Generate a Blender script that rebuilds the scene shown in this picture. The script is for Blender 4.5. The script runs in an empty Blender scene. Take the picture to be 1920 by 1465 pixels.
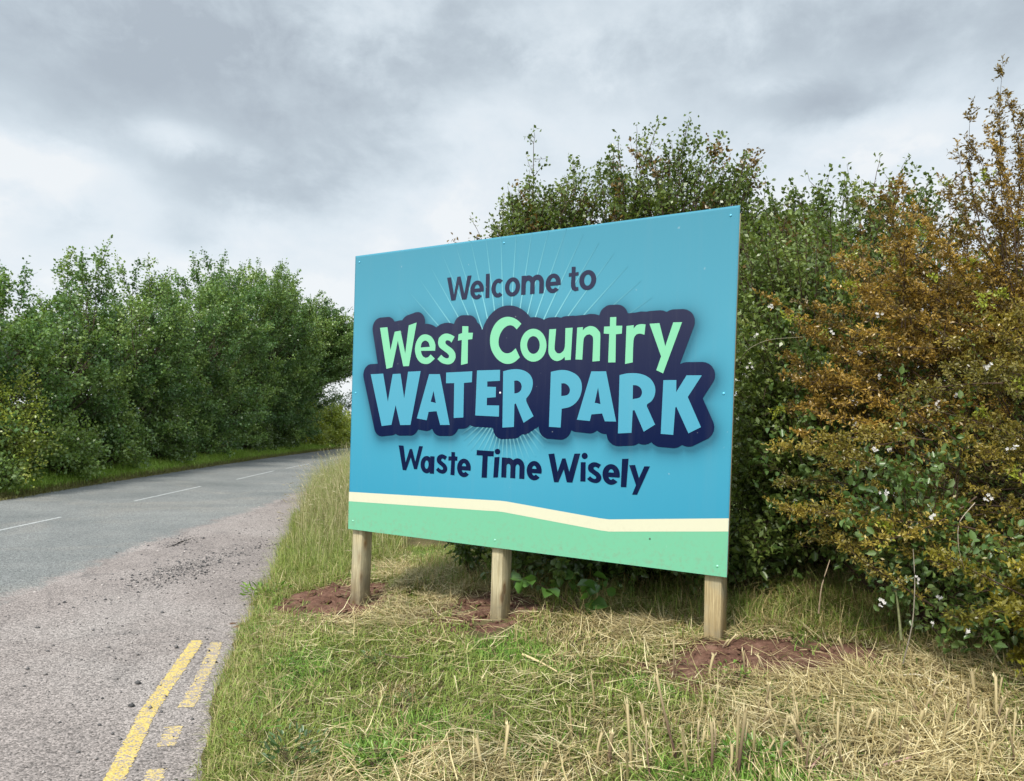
# Roadside welcome sign in front of a mixed hedge, country lane on the left
import bpy, math, random
import numpy as np
from mathutils import Vector, Matrix
from mathutils.geometry import delaunay_2d_cdt

sc = bpy.context.scene
col = sc.collection
R = math.radians

# ------------------------------------------------------------------ camera
CAM_H = 1.6
F_PX, PITCH, ROLL = 1440.0, R(2.71), R(1.75)      # focal length in pixels of the 1920 px wide photograph
cam_d = bpy.data.cameras.new("camera")
cam = bpy.data.objects.new("camera", cam_d)
col.objects.link(cam)
cam_d.sensor_fit = 'HORIZONTAL'
cam_d.sensor_width = 36.0
cam_d.lens = F_PX / 1920 * 36
cam_d.clip_end = 5000
cam.location = (0, 0, CAM_H)
cam.matrix_world = (Matrix.Translation((0, 0, CAM_H)) @ Matrix.Rotation(R(90) + PITCH, 4, 'X')
                    @ Matrix.Rotation(ROLL, 4, 'Z'))
sc.camera = cam

# ------------------------------------------------------------------ light
SUN_EL, SUN_AZ = R(50), R(206)                    # high, behind the camera and to its left (azimuth from +Y clockwise)
SUN_DIR = Vector((math.sin(SUN_AZ) * math.cos(SUN_EL), math.cos(SUN_AZ) * math.cos(SUN_EL), math.sin(SUN_EL)))
sun_d = bpy.data.lights.new("sun", 'SUN')
sun_d.energy = 3.5
sun_d.angle = R(9)
sun_d.color = (1.0, 0.95, 0.86)
sun = bpy.data.objects.new("sun", sun_d)
sun.rotation_euler = SUN_DIR.to_track_quat('Z', 'Y').to_euler()
col.objects.link(sun)

sc.view_settings.view_transform = 'Standard'
sc.view_settings.look = 'None'
sc.view_settings.exposure = 0.5
sc.view_settings.gamma = 1.0
sc.view_settings.use_curve_mapping = False


class N:
    """small helper for writing node trees"""
    def __init__(s, nt): s.nt = nt
    def new(s, t, **kw):
        n = s.nt.nodes.new(t)
        for k, v in kw.items(): setattr(n, k, v)
        return n
    def link(s, a, b): s.nt.links.new(a, b)
    def put(s, sock, v):
        if isinstance(v, bpy.types.NodeSocket): s.nt.links.new(v, sock)
        else: sock.default_value = v
    def math(s, op, a, b=None, c=None, clamp=False):
        n = s.new('ShaderNodeMath', operation=op, use_clamp=clamp)
        s.put(n.inputs[0], a)
        if b is not None: s.put(n.inputs[1], b)
        if c is not None: s.put(n.inputs[2], c)
        return n.outputs[0]
    def noise(s, vec, scale, detail=4, rough=.55, dist=0.0, dims='3D'):
        n = s.new('ShaderNodeTexNoise', noise_dimensions=dims)
        if vec is not None: s.link(vec, n.inputs['Vector'])
        n.inputs['Scale'].default_value = scale; n.inputs['Detail'].default_value = detail
        n.inputs['Roughness'].default_value = rough; n.inputs['Distortion'].default_value = dist
        return n.outputs['Fac']
    def voro(s, vec, scale, feature='F1', rnd=1.0):
        n = s.new('ShaderNodeTexVoronoi', feature=feature)
        s.link(vec, n.inputs['Vector']); n.inputs['Scale'].default_value = scale; n.inputs['Randomness'].default_value = rnd
        return n
    def ramp(s, fac, stops, interp='LINEAR'):
        n = s.new('ShaderNodeValToRGB'); n.color_ramp.interpolation = interp
        e = n.color_ramp.elements
        while len(e) < len(stops): e.new(.5)
        for i, (p, c) in enumerate(stops):
            e[i].position = p; e[i].color = (*c, 1) if len(c) == 3 else c
        s.put(n.inputs[0], fac)
        return n.outputs[0]
    def mix(s, fac, a, b, mode='MIX'):
        n = s.new('ShaderNodeMix', data_type='RGBA', blend_type=mode)
        s.put(n.inputs['Factor'], fac)
        for sock, v in ((n.inputs[6], a), (n.inputs[7], b)):
            if isinstance(v, tuple): v = (*v, 1) if len(v) == 3 else v
            s.put(sock, v)
        return n.outputs[2]
    def mapr(s, v, a, b, c=0.0, d=1.0, smooth=False):
        n = s.new('ShaderNodeMapRange'); n.clamp = True
        if smooth: n.interpolation_type = 'SMOOTHSTEP'
        s.put(n.inputs[0], v)
        for i, q in enumerate((a, b, c, d)): n.inputs[i + 1].default_value = q
        return n.outputs[0]
    def bump(s, h, strength=.5, dist=.01):
        n = s.new('ShaderNodeBump'); n.inputs['Strength'].default_value = strength; n.inputs['Distance'].default_value = dist
        s.link(h, n.inputs['Height']); return n.outputs[0]


def img_dir(px, py):
    """world direction seen at a pixel of the photograph"""
    u, v = (px - 960) / F_PX, -(py - 732.5) / F_PX
    c, s = math.cos(ROLL), math.sin(ROLL)
    r, up = u * c - v * s, u * s + v * c
    c, s = math.cos(PITCH), math.sin(PITCH)
    return Vector((r, c - up * s, s + up * c))

# ------------------------------------------------------------------ sky: broken overcast, brighter towards the sun behind the camera
world = bpy.data.worlds.new("World"); sc.world = world
world.use_nodes = True
nt = world.node_tree; nt.nodes.clear(); n = N(nt)
tc = n.new('ShaderNodeTexCoord')
sep = n.new('ShaderNodeSeparateXYZ'); n.link(tc.outputs['Generated'], sep.inputs[0])
dx, dy, dz = sep.outputs
def cl_noise(loc, sc3, scale, detail, rough, dist):
    m_ = n.new('ShaderNodeMapping'); n.link(tc.outputs['Generated'], m_.inputs[0])
    m_.inputs['Location'].default_value = loc; m_.inputs['Scale'].default_value = sc3
    return n.noise(m_.outputs[0], scale, detail, rough, dist)
big = cl_noise((0.3, 0, .2), (1, .8, 1.9), 3.4, 4, .5, .25)
fine = cl_noise((3.1, 1.7, .4), (1, .8, 1.5), 6.5, 9, .60, .15)
wisp = cl_noise((7.4, 2.2, 1.9), (1, .8, 1.35), 14.0, 8, .62, .25)
base = n.ramp(n.mapr(dz, 0, .6), [(0, (.99,) * 3), (.36, (.96,) * 3), (.46, (.86,) * 3), (.58, (.67,) * 3), (.72, (.53,) * 3), (1, (.50,) * 3)])
s_ = n.math('ADD', base, n.math('MULTIPLY', n.math('SUBTRACT', big, .5), .9))
s_ = n.math('ADD', s_, n.math('MULTIPLY', n.math('SUBTRACT', fine, .5), .95))
s_ = n.math('ADD', s_, n.math('MULTIPLY', n.math('SUBTRACT', wisp, .5), .5))
# the cloud banks: direction, angular spread, density
for px, py, sx, sz, a in [(300, 130, .26, .10, -.34), (560, 200, .14, .07, -.26), (60, 170, .12, .09, -.20), (130, 300, .10, .022, .36),
                          (345, 258, .07, .020, .55), (30, 350, .06, .04, .25), (450, 335, .10, .05, -.52), (130, 425, .055, .03, -.36), (620, 330, .07, .04, .14),
                          (355, 445, .035, .020, -.42), (1560, 196, .06, .018, -.34), (1480, 180, .05, .016, -.16), (1720, 70, .25, .06, -.26), (1300, 160, .18, .06, -.22),
                          (1090, 70, .10, .05, .20), (800, 250, .10, .05, .12), (1700, 250, .13, .026, .32), (1430, 150, .06, .02, .25), (540, 190, .02, .02, .3), (900, 130, .08, .03, -.2)]:
    d = img_dir(px, py).normalized()
    # bend the bank's outline with the finer cloud texture so that it has no smooth edge
    wx = n.math('ADD', dx, n.math('MULTIPLY', n.math('SUBTRACT', fine, .5), sx * 1.6)); wz = n.math('ADD', dz, n.math('MULTIPLY', n.math('SUBTRACT', wisp, .5), sz * 2.2))
    ex = n.math('POWER', n.math('DIVIDE', n.math('SUBTRACT', wx, d.x), sx), 2.0)
    ez = n.math('POWER', n.math('DIVIDE', n.math('SUBTRACT', wz, d.z), sz), 2.0)
    g = n.math('EXPONENT', n.math('MULTIPLY', n.math('ADD', ex, ez), -1.0))
    s_ = n.math('ADD', s_, n.math('MULTIPLY', n.math('MULTIPLY', g, a), n.math('GREATER_THAN', dy, 0.0)))
cloud = n.ramp(s_, [(0.0, (.33, .375, .42)), (.30, (.40, .455, .50)), (.52, (.485, .545, .59)), (.74, (.57, .625, .665)), (.90, (.615, .655, .685)), (1.0, (.66, .685, .70))])
dot = n.new('ShaderNodeVectorMath', operation='DOT_PRODUCT'); n.link(tc.outputs['Generated'], dot.inputs[0]); dot.inputs[1].default_value = SUN_DIR
gain = n.mapr(dot.outputs['Value'], -.1, 1.0, 1.0, 2.0, True)
bgc = n.new('ShaderNodeBackground'); n.link(cloud, bgc.inputs[0]); n.link(gain, bgc.inputs[1])
sky = n.new('ShaderNodeTexSky', sky_type='NISHITA'); sky.sun_disc = False
sky.sun_elevation = SUN_EL; sky.sun_rotation = SUN_AZ
bgs = n.new('ShaderNodeBackground'); n.link(sky.outputs[0], bgs.inputs[0]); bgs.inputs[1].default_value = .08
mixs = n.new('ShaderNodeMixShader'); mixs.inputs[0].default_value = .90
n.link(bgs.outputs[0], mixs.inputs[1]); n.link(bgc.outputs[0], mixs.inputs[2])
out = n.new('ShaderNodeOutputWorld'); n.link(mixs.outputs[0], out.inputs[0])

# ------------------------------------------------------------------ object helpers
def tag(o, label=None, cat=None, group=None, kind=None):
    if label: o['label'] = label
    if cat: o['category'] = cat
    if group: o['group'] = group
    if kind: o['kind'] = kind
    return o

def empty(name, loc, label=None, cat=None, group=None):
    o = bpy.data.objects.new(name, None); o.empty_display_size = .2
    o.location = loc; col.objects.link(o)
    return tag(o, label, cat, group)

def mesh_np(name, V, quads=None, tris=None, colr=None, mat=None, parent=None, smooth=False, polys=None):
    """one mesh object from arrays; V in world space, moved into the parent's space"""
    V = np.asarray(V, np.float32).reshape(-1, 3)
    if parent is not None: V = V - np.array(parent_world(parent), np.float32)
    me = bpy.data.meshes.new(name)
    idx, tot = [], []
    if quads is not None and len(quads): q = np.asarray(quads, np.int32).reshape(-1, 4); idx.append(q.ravel()); tot.append(np.full(len(q), 4, np.int32))
    if tris is not None and len(tris): q = np.asarray(tris, np.int32).reshape(-1, 3); idx.append(q.ravel()); tot.append(np.full(len(q), 3, np.int32))
    if polys:
        for p in polys: idx.append(np.asarray(p, np.int32)); tot.append(np.array([len(p)], np.int32))
    idx = np.concatenate(idx); tot = np.concatenate(tot)
    me.vertices.add(len(V)); me.vertices.foreach_set('co', V.ravel())
    me.loops.add(len(idx)); me.loops.foreach_set('vertex_index', idx)
    me.polygons.add(len(tot))
    st = np.zeros(len(tot), np.int32); st[1:] = np.cumsum(tot)[:-1]
    me.polygons.foreach_set('loop_start', st); me.polygons.foreach_set('loop_total', tot)
    if smooth: me.polygons.foreach_set('use_smooth', np.ones(len(tot), bool))
    me.update(calc_edges=True)
    if colr is not None:
        c = np.ones((len(V), 4), np.float32); c[:, :3] = colr
        a = me.attributes.new('tint', 'FLOAT_COLOR', 'POINT'); a.data.foreach_set('color', c.ravel())
    if mat: me.materials.append(mat)
    o = bpy.data.objects.new(name, me); col.objects.link(o)
    if parent is not None: o.parent = parent
    return o

def parent_world(p):
    v = Vector(p.location)
    while p.parent is not None: p = p.parent; v = v + Vector(p.location)
    return v

def unit(a): return a / (np.linalg.norm(a, axis=-1, keepdims=True) + 1e-9)

def tubes(P, rad, sides=4):
    """tapered tubes along n polylines P (n,k,3) with radii (n,k)"""
    P = np.asarray(P, float); n_, k, _ = P.shape
    rad = np.broadcast_to(np.asarray(rad, float), (n_, k))
    T = unit(np.gradient(P, axis=1))
    ref = np.where(np.abs(T[..., 2:3]) > .9, np.array([1., 0, 0]), np.array([0, 0, 1.]))
    A = unit(np.cross(T, ref)); B = np.cross(T, A)
    a = np.linspace(0, 2 * np.pi, sides, endpoint=False)
    V = P[:, :, None] + rad[:, :, None, None] * (np.cos(a)[:, None] * A[:, :, None] + np.sin(a)[:, None] * B[:, :, None])
    base = (np.arange(n_) * k * sides)[:, None, None] + (np.arange(k - 1) * sides)[None, :, None] + np.arange(sides)[None, None]
    nxt = (np.arange(n_) * k * sides)[:, None, None] + (np.arange(k - 1) * sides)[None, :, None] + ((np.arange(sides) + 1) % sides)[None, None]
    Q = np.stack([base, nxt, nxt + sides, base + sides], -1).reshape(-1, 4)
    return V.reshape(-1, 3), Q

def leaf_mesh(pos, tang, nrm, ln, wd, c, broad=False, fold=.18):
    """leaf blades: four-cornered, or six-cornered with a folded midrib"""
    n_ = len(pos)
    tang = unit(tang); side = unit(np.cross(tang, nrm)); nrm = np.cross(side, tang)
    ln, wd = np.asarray(ln)[:, None], np.asarray(wd)[:, None]
    if not broad:
        V = np.stack([pos, pos + tang * ln * .5 + side * wd * .5 + nrm * wd * fold, pos + tang * ln, pos + tang * ln * .5 - side * wd * .5 + nrm * wd * fold], 1)
        Q = np.arange(n_ * 4).reshape(-1, 4); k = 4
    else:
        up = nrm * wd * fold
        V = np.stack([pos, pos + tang * ln * .28 + side * wd * .48 + up, pos + tang * ln * .68 + side * wd * .40 + up, pos + tang * ln - nrm * ln * .12,
                      pos + tang * ln * .68 - side * wd * .40 + up, pos + tang * ln * .28 - side * wd * .48 + up], 1)
        b = np.arange(n_) * 6
        Q = np.concatenate([np.stack([b, b + 1, b + 2, b + 3], 1), np.stack([b, b + 3, b + 4, b + 5], 1)]); k = 6
    return V.reshape(-1, 3), Q, np.repeat(c, k, 0)

def blades(pos, az, lean, droop, ln, wd, c):
    """grass blades: a strip bent once, narrowing to its tip"""
    n_ = len(pos); up = np.array([0, 0, 1.])
    a = np.stack([np.cos(az), np.sin(az), 0 * az], 1)
    d0 = np.cos(lean)[:, None] * up + np.sin(lean)[:, None] * a
    d1 = unit(d0 + a * droop[:, None] * .7 - up * droop[:, None])
    side = np.stack([-np.sin(az), np.cos(az), 0 * az], 1)
    tw = np.random.default_rng(5).uniform(-1, 1, (n_, 1))
    side = unit(side + a * tw * .8 + up * tw * .35)
    ln, wd = ln[:, None], wd[:, None]
    p1 = pos + d0 * ln * .5; p2 = p1 + d1 * ln * .5
    V = np.stack([pos - side * wd * .5, pos + side * wd * .5, p1 + side * wd * .42, p1 - side * wd * .42, p2 + side * wd * .08, p2 - side * wd * .08], 1)
    b = np.arange(n_) * 6
    Q = np.concatenate([np.stack([b, b + 1, b + 2, b + 3], 1), np.stack([b + 3, b + 2, b + 4, b + 5], 1)])
    return V.reshape(-1, 3), Q, np.repeat(c, 6, 0)

def lerpc(stops, t):
    t = np.clip(t, 0, 1)[:, None]; k = len(stops) - 1
    s = np.array(stops, float); i = np.minimum((t * k).astype(int), k - 1)[:, 0]; f = t * k - i[:, None]
    return s[i] * (1 - f) + s[i + 1] * f

_rt = np.random.default_rng(77).random((64, 64))
def vnoise(x, y, sc_):
    x, y = np.asarray(x) * sc_ + 1000, np.asarray(y) * sc_ + 1000
    i, j = np.floor(x).astype(int), np.floor(y).astype(int); fx, fy = x - i, y - j
    fx, fy = fx * fx * (3 - 2 * fx), fy * fy * (3 - 2 * fy)
    g = lambda a, b: _rt[a % 64, b % 64]
    return (g(i, j) * (1 - fx) + g(i + 1, j) * fx) * (1 - fy) + (g(i, j + 1) * (1 - fx) + g(i + 1, j + 1) * fx) * fy
def fbm(x, y, sc_): return (vnoise(x, y, sc_) + .5 * vnoise(x, y, sc_ * 2.1) + .25 * vnoise(x, y, sc_ * 4.3)) / 1.75

# ------------------------------------------------------------------ materials
def mat_new(name):
    m = bpy.data.materials.new(name); m.use_nodes = True
    m.node_tree.nodes.clear(); q = N(m.node_tree)
    b = q.new('ShaderNodeBsdfPrincipled'); o = q.new('ShaderNodeOutputMaterial'); q.link(b.outputs[0], o.inputs[0])
    return m, q, b, o

def leaf_mat(name, rough=.5, trans=.3, spec=.35, var=.25):
    m, q, b, o = mat_new(name)
    at = q.new('ShaderNodeAttribute', attribute_name='tint')
    b.inputs['Roughness'].default_value = rough
    b.inputs['Specular IOR Level'].default_value = spec
    q.link(at.outputs['Color'], b.inputs['Base Color'])
    tr = q.new('ShaderNodeBsdfTranslucent'); q.link(q.mix(1.0, at.outputs['Color'], (1.25, 1.2, .6), 'MULTIPLY'), tr.inputs['Color'])
    mx = q.new('ShaderNodeMixShader'); mx.inputs[0].default_value = trans
    q.link(b.outputs[0], mx.inputs[1]); q.link(tr.outputs[0], mx.inputs[2]); q.link(mx.outputs[0], o.inputs[0])
    return m

def plain_mat(name, c, rough=.7, spec=.3, noise=0, nscale=30, bump=0):
    m, q, b, o = mat_new(name)
    b.inputs['Roughness'].default_value = rough; b.inputs['Specular IOR Level'].default_value = spec
    if noise:
        t = q.new('ShaderNodeTexCoord'); f = q.noise(t.outputs['Object'], nscale, 5)
        lo = tuple(x * (1 - noise) for x in c); hi = tuple(min(1, x * (1 + noise)) for x in c)
        q.link(q.ramp(f, [(.3, lo), (.7, hi)]), b.inputs['Base Color'])
        if bump: q.link(q.bump(f, bump, .01), b.inputs['Normal'])
    else: b.inputs['Base Color'].default_value = (*c, 1)
    return m

def tint_mat(name, rough=.6, spec=.3):
    m, q, b, o = mat_new(name)
    at = q.new('ShaderNodeAttribute', attribute_name='tint'); q.link(at.outputs['Color'], b.inputs['Base Color'])
    b.inputs['Roughness'].default_value = rough; b.inputs['Specular IOR Level'].default_value = spec
    return m

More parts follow.
